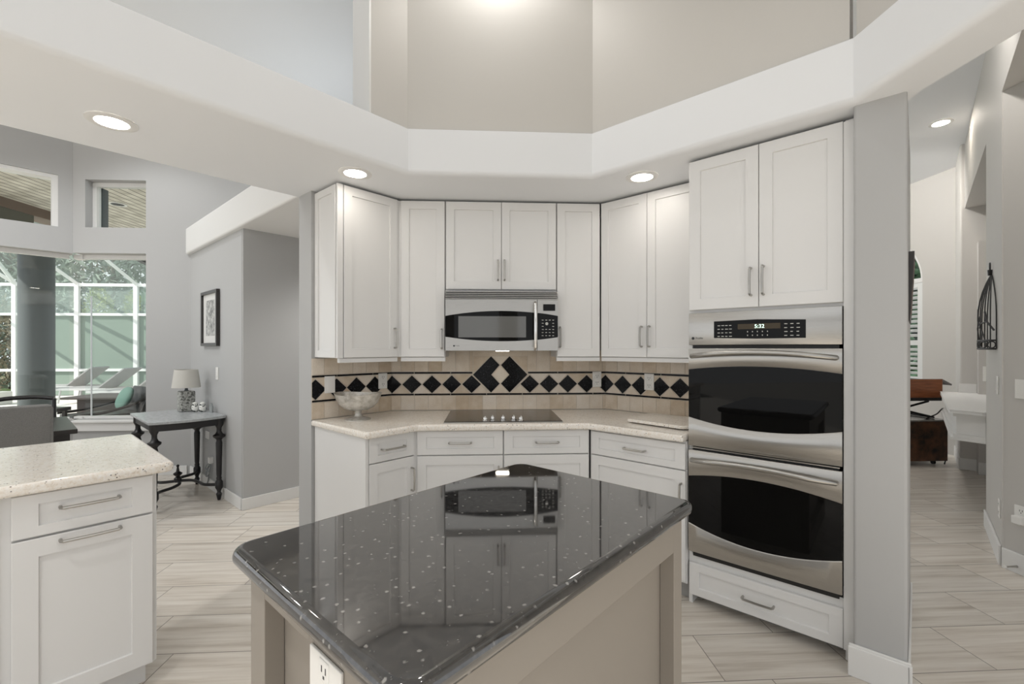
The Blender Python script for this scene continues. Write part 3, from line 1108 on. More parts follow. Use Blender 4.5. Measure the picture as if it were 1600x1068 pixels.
skin(bm, dx, gt, lambda x: 1.7065)
skin(bm, dx, lambda x: 1.363, gb)
dr = obj('door', bm, 'steel', t, smooth=True)
bm = nb()
skin(bm, dx, lambda x: gb(x) + 0.0005, lambda x: gt(x) - 0.0005, 0.003)
dg = obj('door_glass', bm, 'bglass', dr, smooth=True)
bm = nb()
wx = [-0.194 + 0.455 * k / 16 for k in range(17)]
loops = [[(x, bowm(x) + 0.0035, 1.452), (x, bowm(x) + 0.0018, 1.452), (x, bowm(x) + 0.0018, 1.590 + 0.004), (x, bowm(x) + 0.0035, 1.594)] for x in wx]
loft(bm, loops)
obj('viewing_window', bm, mat('grey_mesh_window', (0.13, 0.13, 0.125), 0.08, spec=0.7), dg, smooth=True)
bm = nb()
skin(bm, px, lambda x: gt(x) + 0.002, lambda x: 1.7065)
cp = obj('control_panel', bm, 'steel', t, smooth=True)
obj('lower_panel', skin(nb(), px, lambda x: 1.363, lambda x: gb(x) - 0.002), 'steel', t, smooth=True)
bm = nb()
skin(bm, px, lambda x: gb(x) - 0.0015, lambda x: gt(x) + 0.0015, 0.002)
kp = obj('keypad', bm, 'bglass', cp, smooth=True)
obj('display', box(nb(), 0.378, 0.458, yf - 0.012, yf + 0.0005, 1.632, 1.676), 'bglass', cp)
bm = nb()
for i in range(4):
    for j in range(6):
        x = 0.368 + i * 0.024
        z = 1.462 + j * 0.021
        if i in (1, 2) and j in (3, 4):
            continue
        box(bm, x, x + 0.012, bowm(x) - 0.001, bowm(x) + 0.0015, z, z + 0.004)
bmc = bm
lathe(bmc, [(0.010, bowm(0.40) - 0.004), (0.010, bowm(0.40) + 0.003)], (0.402, 0, 1.545), 16, 'Y')
obj('key_print', bmc, 'marks', kp)
bm = nb()
tube(bm, [(0.322, bowm(0.32) + 0.001, 1.690), (0.322, bowm(0.32) - 0.030, 1.676), (0.322, bowm(0.32) - 0.040, 1.62), (0.322, bowm(0.32) - 0.043, 1.53), (0.322, bowm(0.32) - 0.040, 1.44), (0.322, bowm(0.32) - 0.030, 1.386), (0.322, bowm(0.32) + 0.001, 1.372)], [0.010, 0.011, 0.012, 0.0125, 0.012, 0.011, 0.010], 14)
obj('handle', bm, 'chrome', dr, smooth=True)
bm = nb()
lathe(bm, [(0.006, bowm(-0.22) - 0.0005), (0.006, bowm(-0.22) + 0.002)], (-0.223, 0, 1.395), 18, 'Y')
obj('maker_badge', bm, 'bplast', dr)
text('badge_lettering', 'Profile', 0.011, (-0.214, bowm(-0.20) - 0.0004, 1.392), 'slot', dr, align='LEFT')

# ================================================================== WORKTOPS
# one continuous cream granite top along the three walls (world outline, counter-clockwise)
fe_b, fe_l, fe_r = 2.775, 2.258, 2.405


def isect_L(y, e2):   # point where back line Y=y meets the left-frame line y'=e2
    return (y - e2 / S2, y)


def isect_R(y, e1):
    return (e1 / S2 - y, y)


poly = [wl(1.318, fe_l), isect_L(fe_b, fe_l), isect_R(fe_b, fe_r), wr(-0.9335, fe_r), wr(-0.9335, 3.0645), isect_R(3.4285, 3.0645), isect_L(3.4285, 2.9285), wl(1.318, 2.9285)]
bm = nb()
slab(bm, rounded(poly, [0.02, 0.02, 0.02, 0, 0, 0, 0, 0], 4), ZB + 0.0005, 0.914, 0.016, 0.012)
single('granite_worktop', bm, 'granite', 'cream granite worktop running along the cooktop wall from wall end to oven tower', 'countertop', 0, (0.1, 3.0, ZB), smooth=True)

# cooktop
t = thing('cooktop', 'dark glass electric cooktop set in the granite below the microwave', 'cooktop', FB, (0.1, 3.09, 0.9141))
obj('trim', slab(nb(), rounded([(-0.273, 2.823), (0.477, 2.823), (0.477, 3.357), (-0.273, 3.357)], 0.006), 0.9143, 0.919, 0.002), 'steel', t, smooth=True)
obj('glass', slab(nb(), rounded([(-0.269, 2.829), (0.473, 2.829), (0.473, 3.353), (-0.269, 3.353)], 0.005), 0.9191, 0.923, 0.002), mat('brown_ceramic_glass', (0.06, 0.05, 0.04), 0.16, spec=0.5), t, smooth=True)
for kx_, ky_ in ((-0.014, 2.858), (0.033, 2.892), (0.100, 2.895), (0.168, 2.892), (0.212, 2.858)):
    bm = nb()
    lathe(bm, [(0.019, 0.9231), (0.019, 0.929), (0.0145, 0.932), (0.0135, 0.944), (0.010, 0.947)], (kx_, ky_, 0), 24)
    box(bm, kx_ - 0.004, kx_ + 0.004, ky_ - 0.013, ky_ + 0.013, 0.9465, 0.953, 0.001)
    obj('knob', bm, 'chrome', t, smooth=True)


# ================================================================== BACKSPLASH
def clip_poly(poly, x0, x1):
    """Clip an x,z outline to x0..x1."""
    for side, lim in ((1, x0), (-1, x1)):
        out = []
        for i in range(len(poly)):
            a, b = poly[i - 1], poly[i]
            ina, inb = side * (a[0] - lim) >= 0, side * (b[0] - lim) >= 0
            if ina != inb:
                u = (lim - a[0]) / (b[0] - a[0])
                out.append((lim, a[1] + u * (b[1] - a[1])))
            if inb:
                out.append(b)
        poly = out
        if len(poly) < 3:
            return []
    return poly


def splash(frame, label, x0, x1, yw, ztop, centres, gap=None, chevrons=False, phase=0.0, topf=None):
    t = thing('backsplash', label, 'backsplash', frame, ((x0 + x1) / 2, yw, 0.9145))
    yb, y1, y2 = yw - 0.0005, yw - 0.006, yw - 0.0085
    obj('grout_bed', box(nb(), x0, x1, y1, yb, 0.9145, ztop), 'grout', t)
    rnd = random.Random(int(100 * (x0 + 9)))
    g = 0.0018
    fields = nb()

    def tiles(z0, z1, w_):
        x = x0 - phase
        while x < x1:
            a, b = max(x + g, x0 + 0.0005), min(x + w_ - g, x1 - 0.0005)
            if b - a > 0.004:
                box(fields, a, b, y2, y1, z0 + g, z1 - g)
            x += w_
    tiles(0.916, 1.024, 0.1016)
    if chevrons:
        for x in (-0.70, -0.595, -0.49, -0.385, -0.28):
            pass
    # upper field, leaving the chevron clear
    x = x0 - phase
    while x < x1:
        a, b = max(x + g, x0 + 0.0005), min(x + 0.1016 - g, x1 - 0.0005)
        x += 0.1016
        if b - a < 0.004:
            continue
        if gap and a < gap[1] and b > gap[0]:
            for p in ((a, min(b, gap[0] - g)), (max(a, gap[1] + g), b)):
                if p[1] - p[0] > 0.004:
                    box(fields, p[0], p[1], y2, y1, 1.205, ztop - 0.001)
            continue
        box(fields, a, b, y2, y1, 1.205, ztop - 0.001)
    # triangles between the diamonds
    zc, hz, hx = 1.1085, 0.0665, 0.0705
    cs = sorted(centres)
    ext = [cs[0] - 0.146] + cs + [cs[-1] + 0.146]
    for a, b in zip(ext, ext[1:]):
        if chevrons and (-0.12 < (a + b) / 2 < 0.32):
            continue
        h = (b - a) / 2
        for s in (1, -1):
            zt = zc + s * 0.0765
            tri = [(a + g * 2, zt), (b - g * 2, zt), ((a + b) / 2, zt - s * 0.073)]
            tri = clip_poly(tri, x0 + 0.0005, x1 - 0.0005)
            if tri:
                yprism(fields, tri, y2, y1)
    if chevrons:
        # cream pieces inside and around the chevron
        for p in ([(0.099, 1.247), (0.0405, 1.179), (0.098, 1.116), (0.157, 1.179)],
                  [(0.031, 1.040), (0.097, 1.107), (0.165, 1.040)],
                  [(0.034, 1.318), (0.099, 1.256), (0.163, 1.318)],
                  [(-0.108, 1.037), (-0.051, 1.098), (0.016, 1.040)], [(0.180, 1.040), (0.249, 1.098), (0.310, 1.037)],
                  [(-0.105, 1.195), (0.015, 1.318), (-0.105, 1.318)], [(0.303, 1.195), (0.183, 1.318), (0.303, 1.318)]):
            yprism(fields, p, y2, y1)
        box(fields, gap[0], gap[1], y2, y1, 1.321, ztop - 0.001)
    obj('field_tiles', fields, 'trav', t)
    for c in centres:
        p = clip_poly([(c - hx, zc), (c, zc - hz), (c + hx, zc), (c, zc + hz)], x0 + 0.001, x1 - 0.001)
        if p:
            bm = nb()
            yprism(bm, p, y2 - 0.0005, y1)
            obj('diamond_tile', bm, 'btile', t)
    if chevrons:
        for s in (1, -1):
            fx = lambda x: 0.098 + s * x
            p = [(fx(-0.070), 1.318), (fx(-0.006), 1.252), (fx(-0.068), 1.179), (fx(-0.005), 1.112), (fx(-0.070), 1.045), (fx(-0.205), 1.180)]
            bm = nb()
            yprism(bm, p, y2 - 0.0005, y1)
            obj('chevron_tile', bm, 'btile', t)
    for z0, z1 in ((1.0275, 1.0395), (1.1885, 1.2005)):
        runs = [(x0, x1)] if not (gap and z0 > 1.1) else [(x0, -0.112), (0.308, x1)]
        for ra, rb in runs:
            bm = nb()
            x = x0 - 0.10
            while x < rb:
                a, b = max(x + 0.002, ra + 0.0005), min(x + 0.268, rb - 0.0005)
                x += 0.27
                if b - a > 0.004:
                    box(bm, a, b, y2 - 0.002, y1, z0, z1, 0.0008)
            obj('border_strip', bm, 'btile', t)
    return t


splash(FB, 'beige tile backsplash with the big black chevrons behind the cooktop', -0.7155, 0.9065, 3.43, 1.362,
       [-0.711, -0.563, -0.414, -0.267, -0.118, 0.321, 0.468, 0.612, 0.757, 0.9035], (-0.108, 0.306), True, 0.03)
splash(FL, 'beige tile backsplash with black diamonds behind the silver bowl', 1.319, 1.9185, 2.93, 1.312,
       [1.342, 1.486, 1.631, 1.776, 1.921], None, False, 0.02)
splash(FR, 'beige tile backsplash with black diamonds beside the oven tower', -1.782, -0.934, 3.066, 1.312,
       [-1.783, -1.638, -1.493, -1.350, -1.206, -1.062], None, False, 0.0)


# ================================================================== WALL PLATES
def outlet(label, frame, x, y, z, w_=0.072, h_=0.116, kind='duplex', name='wall_outlet', cat='outlet', face=None, group=None):
    t = thing(name, label, cat, frame, (x, y, z - h_ / 2), group)
    th = 0.006
    obj('plate', box(nb(), x - w_ / 2, x + w_ / 2, y - th, y - 0.0003, z - h_ / 2, z + h_ / 2, 0.002), 'plate', t)
    if kind == 'duplex':
        for dz in (-0.026, 0.026):
            bm = nb()
            box(bm, x - 0.017, x + 0.017, y - th - 0.0015, y - th + 0.001, z + dz - 0.019, z + dz + 0.019, 0.002)
            s = obj('socket', bm, 'plate', t)
            bm = nb()
            for sx_ in (-0.007, 0.007):
                box(bm, x + sx_ - 0.0014, x + sx_ + 0.0014, y - th - 0.002, y - th - 0.001, z + dz - 0.002, z + dz + 0.009)
            box(bm, x - 0.0025, x + 0.0025, y - th - 0.002, y - th - 0.001, z + dz - 0.012, z + dz - 0.007)
            obj('slots', bm, 'slot', s)
    elif kind == 'switch':
        n = max(1, round(w_ / 0.075))
        for i in range(n):
            cx = x + (i - (n - 1) / 2) * 0.046
            bm = nb()
            loft(bm, [[(cx - 0.016, y - th + 0.001, z - 0.033), (cx + 0.016, y - th + 0.001, z - 0.033), (cx + 0.016, y - th + 0.001, z + 0.033), (cx - 0.016, y - th + 0.001, z + 0.033)],
                      [(cx - 0.016, y - th - 0.004, z - 0.033), (cx + 0.016, y - th - 0.004, z - 0.033), (cx + 0.016, y - th - 0.001, z + 0.033), (cx - 0.016, y - th - 0.001, z + 0.033)]])
            obj('rocker', bm, 'plate', t)
    return t


outlet('white rocker switch on the left backsplash above the bowl rim', FL, 1.437, 2.9215, 1.137, 0.072, 0.112, 'switch', 'wall_switch', 'switch')
outlet('white outlet on the backsplash between the bowl and the wall corner', FL, 1.838, 2.9215, 1.140, 0.072, 0.112)
outlet('white outlet on the cooktop backsplash at its right corner', FB, 0.835, 3.4215, 1.142, 0.068, 0.116)
outlet('white outlet on the backsplash behind the granite cutting board', FR, -1.427, 3.0575, 1.139, 0.072, 0.116)

# ================================================================== THINGS ON THE WORKTOP
t = thing('footed_bowl', 'mottled silver footed bowl with a wavy rim on the granite worktop', 'bowl', 0, (-0.845, 3.02, 0.914))
bm = nb()
bx_, by_ = -0.845, 3.02
prof = [(0.080, 0.9145), (0.080, 0.918), (0.060, 0.926), (0.030, 0.934), (0.022, 0.945), (0.021, 0.966), (0.026, 0.976)]
lathe(bm, prof, (bx_, by_, 0), 36)
obj('foot', bm, 'mercury', t, smooth=True)
bm = nb()
seg = 48
outp = [(0.026, 0.972), (0.062, 0.977), (0.096, 0.993), (0.122, 1.017), (0.139, 1.048), (0.151, 1.085)]
inp = [(0.147, 1.085), (0.135, 1.050), (0.118, 1.021), (0.092, 0.998), (0.060, 0.983), (0.02, 0.978)]
loops = []
for r_, h_ in outp + inp:
    k = max(0, (h_ - 1.0) / 0.085)
    loops.append([(bx_ + r_ * math.cos(a) * (1 + 0.0 * k), by_ + r_ * math.sin(a) * 0.92, h_ + 0.006 * k * math.cos(2 * a + 0.3)) for a in [2 * PI * i / seg for i in range(seg)]])
loft(bm, loops)
obj('bowl', bm, 'mercury', t, smooth=True)

bm = nb()
slab(bm, rounded([(-1.358, 2.590), (-0.992, 2.545), (-0.955, 2.60), (-0.955, 2.925), (-1.372, 2.935)], [0.015, 0.03, 0.02, 0.02, 0.02]), 0.9205, 0.939, 0.005)
t = thing('cutting_board', 'loose cream granite cutting board lying on the worktop by the oven tower', 'cutting board', FR, (-1.16, 2.75, 0.914))
obj('board', bm, 'granite', t, smooth=True)
for px_, py_ in ((-1.33, 2.63), (-1.0, 2.60), (-1.33, 2.90), (-1.0, 2.90)):
    obj('rubber_foot', lathe(nb(), [(0.010, 0.9142), (0.010, 0.9203)], (px_, py_, 0), 12), 'black', t)

# ================================================================== ISLAND
t = thing('kitchen_island', 'taupe panelled kitchen island base in the foreground', 'kitchen island', FL, (0.885, 0.865, 0))
ix0, ix1, iy0, iy1 = 0.369, 1.3195, 0.516, 1.1245
IZ = 0.8970
obj('body', box(nb(), ix0 + 0.042, ix1 - 0.0005, iy0 + 0.042, iy1, 0.0, IZ), 'taupe', t)


def panel_frame(parts, y, d, horizontal=True):
    bm = nb()
    for a, b, z0, z1 in parts:
        box(bm, a, b, y, y + d, z0, z1, 0.0015)
    return bm


bm = panel_frame([(ix0, ix0 + 0.081, 0, IZ), (ix1 - 0.056, ix1, 0, IZ), (ix0 + 0.0812, ix1 - 0.0562, 0.800, IZ), (ix0 + 0.0812, ix1 - 0.0562, 0, 0.12)], iy0, 0.0415)
obj('side_frame', bm, 'taupe', t)
bm = nb()
for a, b, z0, z1 in ((iy1 - 0.081, iy1, 0, IZ), (iy0 + 0.042, 0.829, 0, IZ), (0.8292, iy1 - 0.0812, 0.842, IZ), (0.8292, iy1 - 0.0812, 0, 0.12)):
    box(bm, ix0, ix0 + 0.0415, a, b, z0, z1, 0.0015)
obj('end_frame', bm, 'taupe', t)
bm = nb()
slab(bm, rounded([(0.330, 0.483), (1.342, 0.483), (1.342, 1.162), (0.330, 1.162)], [0.048, 0.034, 0.057, 0.048], 8), 0.8975, 0.937, 0.019, 0.019, 7)
single('island_worktop', bm, 'galaxy', 'polished black granite island top with pale flecks', 'countertop', FL, (0.84, 0.82, 0.8975), smooth=True)


def turned(bm):
    """Turn a mesh built facing -y in swapped coordinates so that it faces -x."""
    xform(bm, Matrix(((0, 1, 0, 0), (-1, 0, 0, 0), (0, 0, 1, 0), (0, 0, 0, 1))), 0)
    return bm


outlet('white outlet on the end of the taupe kitchen island', FL - PI / 2, -0.757, ix0, 0.800, 0.114, 0.100)

# ================================================================== PENINSULA
yp = 2.314
base = thing('peninsula_cabinet', 'white peninsula base cabinet with drawer at the left foreground', 'cabinet', FL, (0.2, 2.7, 0))
obj('body', cabinet_box(nb(), -0.02, 0.412, yp + 0.021, 3.14, 0.10, ZB), 'white', base)
obj('toe_kick', box(nb(), -0.02, 0.385, yp + 0.075, 3.11, 0, 0.0995), 'white', base)
d = obj('drawer', shaker(nb(), 0.010, 0.397, 0.716, 0.866, yp, 0.0205, 0.065, rz=0.036), 'white', base)
obj('handle', pull_h(0.130, 0.292, yp, 0.806), 'nickel', d, smooth=True)
d = obj('door', shaker(nb(), 0.010, 0.397, 0.105, 0.708, yp, 0.0205, 0.065), 'white', base)
obj('handle', pull_h(0.130, 0.294, yp, 0.686), 'nickel', d, smooth=True)
base = thing('peninsula_cabinet', 'white peninsula cabinet cut by the left frame edge', 'cabinet', FL, (-0.4, 2.7, 0))
obj('body', cabinet_box(nb(), -1.35, -0.021, yp + 0.021, 3.14, 0.10, ZB), 'white', base)
obj('toe_kick', box(nb(), -1.35, -0.021, yp + 0.075, 3.11, 0, 0.0995), 'white', base)
for a, b in ((-0.66, -0.028), (-1.34, -0.667)):
    d = obj('drawer', shaker(nb(), a, b, 0.716, 0.866, yp, 0.0205, 0.065, rz=0.036), 'white', base)
    obj('handle', pull_h((a + b) / 2 - 0.08, (a + b) / 2 + 0.08, yp, 0.79), 'nickel', d, smooth=True)
    d = obj('door', shaker(nb(), a, b, 0.105, 0.708, yp, 0.0205, 0.065), 'white', base)
    obj('handle', pull_v(b - 0.05, yp, 0.5, 0.64), 'nickel', d, smooth=True)
bm = nb()
slab(bm, rounded([(-1.40, 2.276), (0.463, 2.276), (0.463, 3.197), (-1.40, 3.197)], [0.01, 0.03, 0.03, 0.01]), ZB + 0.0005, 0.914, 0.016, 0.012)
single('peninsula_worktop', bm, 'granite', 'cream granite peninsula worktop at the left foreground', 'countertop', FL, (0.0, 2.73, ZB), smooth=True)

# ================================================================== CEILING LIGHTS
downlight((-1.690, 2.138, ZS), 'lit recessed ceiling light at the upper left above the peninsula', 'lamp_on')
downlight((-0.769, 2.686, ZS), 'lit recessed ceiling light above the left end wall cabinet', 'lamp_on')
downlight((0.920, 2.654, ZS), 'lit recessed ceiling light above the two-door wall cabinet', 'lamp_on')
downlight((4.67, 4.425, 3.70), 'lit recessed ceiling light in the right hall', 'lamp_hall', r=0.068)


def spot(name, loc, e, ang, col=(1, 0.975, 0.94), r=0.06, aim=(0, 0, -1)):
    l = bpy.data.lights.new(name, 'SPOT')
    l.energy = e
    l.spot_size = math.radians(ang)
    l.spot_blend = 0.6
    l.shadow_soft_size = r
    l.color = col
    o = bpy.data.objects.new(name, l)
    C.objects.link(o)
    o.location = loc
    o.rotation_euler = Vector(aim).to_track_quat('-Z', 'Y').to_euler()
    return o


# the lamps of the high well ceiling (above the frame), then added fill spots without fixtures
spot('well_lamp', (0.06, 2.50, 3.80), 13, 150, aim=(0, 0.25, -1))
for x, y in ((-0.9, 1.2), (0.9, 1.0), (0.0, 0.1)):
    spot('well_lamp', (x, y, ZC - 0.02), 7, 120)
for x, y in ((-1.5, 0.1), (-0.4, -0.9), (1.0, -0.7)):
    spot('kitchen_fill', (x, y, ZC - 0.02), 112, 66)  # added fill on the floor, bouncing up to the soffit
for x, y, e in ((-3.4, 2.4, 50), (-3.6, 4.2, 46), (-4.6, 3.2, 84)):
    spot('family_fill', (x, y, ZC - 0.02), e, 140, (0.97, 0.985, 1))  # added fill to brighten the family room
al = bpy.data.lights.new('ceiling_fill', 'AREA')  # added unseen light panel that lifts the family room ceiling
al.shape = 'RECTANGLE'
al.size, al.size_y, al.energy, al.color = 1.5, 0.6, 4.5, (0.90, 0.96, 1.0)
ao_ = bpy.data.objects.new('ceiling_fill', al)
C.objects.link(ao_)
ao_.location = world(FR, -4.2, 2.0, 2.74)
ao_.rotation_euler = (PI, 0, FR)
pl_ = world(FL, 2.7, 3.7)
spot('passage_fill', (pl_.x, pl_.y, ZS - 0.02), 58, 150)  # added fill for the passage wall, out of view
for x, y, e, aim in ((2.5, 2.6, 34, (0.8, 0.3, -0.6)), (2.1, 0.9, 84, (0.9, 0.3, -0.5)), (4.4, 5.2, 60, (0.6, 0.5, -0.7)), (4.5, 6.7, 20, (0.9, 0.0, -0.45))):
    spot('hall_fill', (x, y, 3.66), e, 140, (1, 0.96, 0.91), aim=aim)  # added fills to brighten the hall walls, besides the visible downlight

# ================================================================== LEFT ROOM
# console table (frame of the picture wall)
t = thing('console_table', 'black turned-leg console table with grey top against the picture wall', 'table', FR, (-5.1, 1.05, 0))
legs = [(-4.745, 0.822), (-4.737, 1.290), (-5.452, 1.290), (-5.452, 0.822)]
prof = [(0.012, 0.0), (0.018, 0.03), (0.024, 0.055), (0.014, 0.075), (0.020, 0.095), (0.031, 0.115), (0.031, 0.165), (0.020, 0.185), (0.023, 0.20), (0.018, 0.215), (0.021, 0.23), (0.027, 0.52), (0.021, 0.545), (0.030, 0.56), (0.048, 0.575), (0.050, 0.590), (0.030, 0.603), (0.020, 0.625), (0.020, 0.655), (0.034, 0.685), (0.034, 0.745)]
for lx, ly in legs:
    obj('leg', lathe(nb(), prof, (lx, ly, 0), 16), 'ebony', t, smooth=True)
ctr = (-5.096, 1.056)
for lx, ly in legs:
    dx, dy = lx - ctr[0], ly - ctr[1]
    nx, ny = -dy, dx
    ln = math.hypot(nx, ny)
    nx, ny = nx / ln, ny / ln
    pts = curve([(ctr[0], ctr[1], 0.155), (ctr[0] + dx * 0.22 + nx * 0.05, ctr[1] + dy * 0.22 + ny * 0.05, 0.150), (ctr[0] + dx * 0.45 + nx * 0.03, ctr[1] + dy * 0.45 + ny * 0.03, 0.142), (ctr[0] + dx * 0.7 - nx * 0.02, ctr[1] + dy * 0.7 - ny * 0.02, 0.140), (lx, ly, 0.140)])
    obj('stretcher', tube(nb(), pts, 0.0135, 8), 'ebony', t, smooth=True)
obj('finial', lathe(nb(), [(0.03, 0.145), (0.03, 0.18), (0.014, 0.195), (0.034, 0.215), (0.036, 0.225), (0.014, 0.24), (0.008, 0.28), (0.014, 0.295), (0.004, 0.305)], (ctr[0], ctr[1], 0), 16), 'ebony', t, smooth=True)


def bowed(x0, x1, y0, y1, b, n=14):
    out = [(x0, y1), (x0, y0)]
    for k in range(n + 1):
        u = k / n
        out.append((x1 + b * (1 - (2 * u - 1) ** 2), y0 + (y1 - y0) * u))
    return out


obj('apron', prism(nb(), bowed(-5.47, -4.722, 0.800, 1.315, 0.050), 0.685, 0.7445), 'ebony', t)
obj('table_top', slab(nb(), bowed(-5.50, -4.690, 0.772, 1.332, 0.055), 0.745, 0.770, 0.006), 'marbletop', t, smooth=True)
TZ = 0.7703
# lamp on it
lp = tuple(Rz(PI / 4) @ Vector((-2.915, 4.560, 0)))[:2]
t = thing('table_lamp', 'small table lamp with linen shade and silver leaf-patterned base', 'lamp', FR, (lp[0], lp[1], TZ))
obj('base', box(nb(), lp[0] - 0.062, lp[0] + 0.062, lp[1] - 0.062, lp[1] + 0.062, TZ, 0.965, 0.012), 'lampbase', t)
obj('neck', lathe(nb(), [(0.022, 0.9655), (0.016, 0.972), (0.012, 0.985), (0.014, 1.0), (0.006, 1.03), (0.004, 1.165)], (*lp, 0), 16), 'bronze', t, smooth=True)
bm = nb()
loft(bm, [[(lp[0] + r_ * math.cos(a), lp[1] + r_ * math.sin(a), z_) for a in [2 * PI * i / 40 for i in range(40)]] for r_, z_ in ((0.118, 1.0), (0.096, 1.172), (0.0945, 1.172), (0.1165, 1.0))], False, False)
obj('lamp_shade', bm, 'shade', t, smooth=True)
for nm, (wx_, wy_), lb in (('a', (-2.800, 4.505), 'left one of the two small painted jars beside the lamp'), ('b', (-2.728, 4.500), 'right one of the two small painted jars, nearer the switch wall')):
    p = tuple(Rz(PI / 4) @ Vector((wx_, wy_, 0)))[:2]
    t = thing('ceramic_jar', lb, 'jar', FR, (p[0], p[1], TZ))
    obj('body', lathe(nb(), [(0.020, TZ), (0.030, TZ + 0.012), (0.033, TZ + 0.032), (0.027, TZ + 0.055), (0.020, TZ + 0.062)], (*p, 0), 24), 'jar', t, smooth=True)
    obj('lid', lathe(nb(), [(0.022, TZ + 0.0622), (0.024, TZ + 0.068), (0.020, TZ + 0.086), (0.008, TZ + 0.094)], (*p, 0), 24), 'jar', t, smooth=True)
# two slim dark bottles behind the jars
for k, (x_, lb) in enumerate(((-5.025, 'left one of two slim dark bottles at the wall end of the console'), (-4.990, 'right one of two slim dark bottles at the wall end of the console'))):
    single('slim_bottle', lathe(nb(), [(0.011, TZ), (0.012, TZ + 0.05), (0.006, TZ + 0.07), (0.006, TZ + 0.085)], (x_, 1.30, 0), 14), 'pot', lb, 'bottle', FR, (x_, 1.30, TZ), smooth=True)

# picture
t = thing('framed_picture', 'dark framed tree print hanging above the console table', 'picture', FR, (-5.155, 1.341, 1.40))
x0, x1, z0, z1, y = -5.412, -4.897, 1.400, 1.938, 1.3415
bm = nb()
for a, b, c, d_ in ((x0, x1, z0, z0 + 0.03), (x0, x1, z1 - 0.03, z1), (x0, x0 + 0.03, z0 + 0.0301, z1 - 0.0301), (x1 - 0.03, x1, z0 + 0.0301, z1 - 0.0301)):
    box(bm, a, b, y - 0.032, y, c, d_, 0.003)
obj('picture_frame', bm, 'darkwood', t)
obj('mount', box(nb(), x0 + 0.0302, x1 - 0.0302, y - 0.012, y - 0.004, z0 + 0.0302, z1 - 0.0302), 'mount', t)
obj('print', box(nb(), x0 + 0.12, x1 - 0.12, y - 0.0135, y - 0.0121, z0 + 0.10, z1 - 0.09), 'print', t)
outlet('white rocker switch on the wall below the framed picture', FR, -4.975, 1.342, 1.138, 0.075, 0.118, 'switch', 'wall_switch', 'switch')
outlet('white outlet low on the wall seen under the console table', FR, -5.29, 1.342, 0.512, 0.118, 0.075, 'blank')
t = thing('plug_adaptor', 'grey plug adaptor with coiled cord under the console table', 'plug', FR, (-5.12, 1.341, 0.12))
obj('plug', box(nb(), -5.125, -5.085, 1.30, 1.3415, 0.265, 0.325, 0.006), 'plate', t)
obj('cord', tube(nb(), curve([(-5.105, 1.31, 0.27), (-5.16, 1.29, 0.22), (-5.12, 1.31, 0.17), (-5.17, 1.30, 0.13), (-5.20, 1.315, 0.19), (-5.14, 1.325, 0.24), (-5.18, 1.32, 0.10), (-5.22, 1.32, 0.05)]), 0.006, 8), 'pot', t, smooth=True)

# dining chair seen from behind, dark table, second chair
t = thing('dining_chair', 'grey tweed upholstered dining chair with its back to the peninsula', 'chair', FL, (-0.07, 4.6, 0))
bm = nb()
box(bm, -0.345, 0.213, 4.36, 4.45, 0.40, 1.00, 0.03)
b = obj('backrest', bm, 'tweed', t, smooth=True)
obj('piping', tube(nb(), [(-0.33, 4.37, 0.982), (0.19, 4.37, 0.982), (0.203, 4.37, 0.96), (0.203, 4.37, 0.43)], 0.006, 8), 'tweed', b, smooth=True)
obj('seat', box(nb(), -0.345, 0.213, 4.452, 4.83, 0.38, 0.49, 0.025), 'tweed', t, smooth=True)
for lx, ly in ((-0.31, 4.41), (0.18, 4.41), (-0.31, 4.79), (0.18, 4.79)):
    obj('leg', lathe(nb(), [(0.014, 0), (0.022, 0.38)], (lx, ly, 0), 10), 'darkwood', t)
t = thing('dining_table', 'dark wood dining table beyond the grey chair', 'table', FL, (-0.4, 5.37, 0))
obj('table_top', box(nb(), -1.3, 0.37, 4.88, 5.87, 0.715, 0.75, 0.004), 'darkwood', t)
obj('apron', box(nb(), -1.24, 0.33, 4.93, 5.82, 0.60, 0.7145), 'darkwood', t)
for lx, ly in ((-1.2, 4.97), (0.29, 4.97), (-1.2, 5.78), (0.29, 5.78)):
    obj('leg', box(nb(), lx - 0.04, lx + 0.04, ly - 0.04, ly + 0.04, 0, 0.5995, 0.004), 'darkwood', t)
t = thing('dining_chair', 'black wooden chair at the window side of the dark table', 'chair', FL, (0.1, 6.2, 0))
for x_ in (-0.13, 0.31):
    obj('back_post', tube(nb(), [(x_, 6.30, 0.0), (x_, 6.28, 0.45), (x_, 6.33, 0.885)], 0.018, 8), 'ebony', t, smooth=True)
obj('top_rail', tube(nb(), curve([(-0.13, 6.33, 0.885), (0.0, 6.36, 0.905), (0.18, 6.36, 0.905), (0.31, 6.33, 0.885)]), 0.020, 8), 'ebony', t, smooth=True)
obj('seat', box(nb(), -0.15, 0.33, 5.93, 6.29, 0.43, 0.47, 0.01), 'ebony', t)
for x_ in (-0.12, 0.30):
    obj('leg', tube(nb(), [(x_, 5.96, 0), (x_, 5.96, 0.43)], 0.016, 8), 'ebony', t)

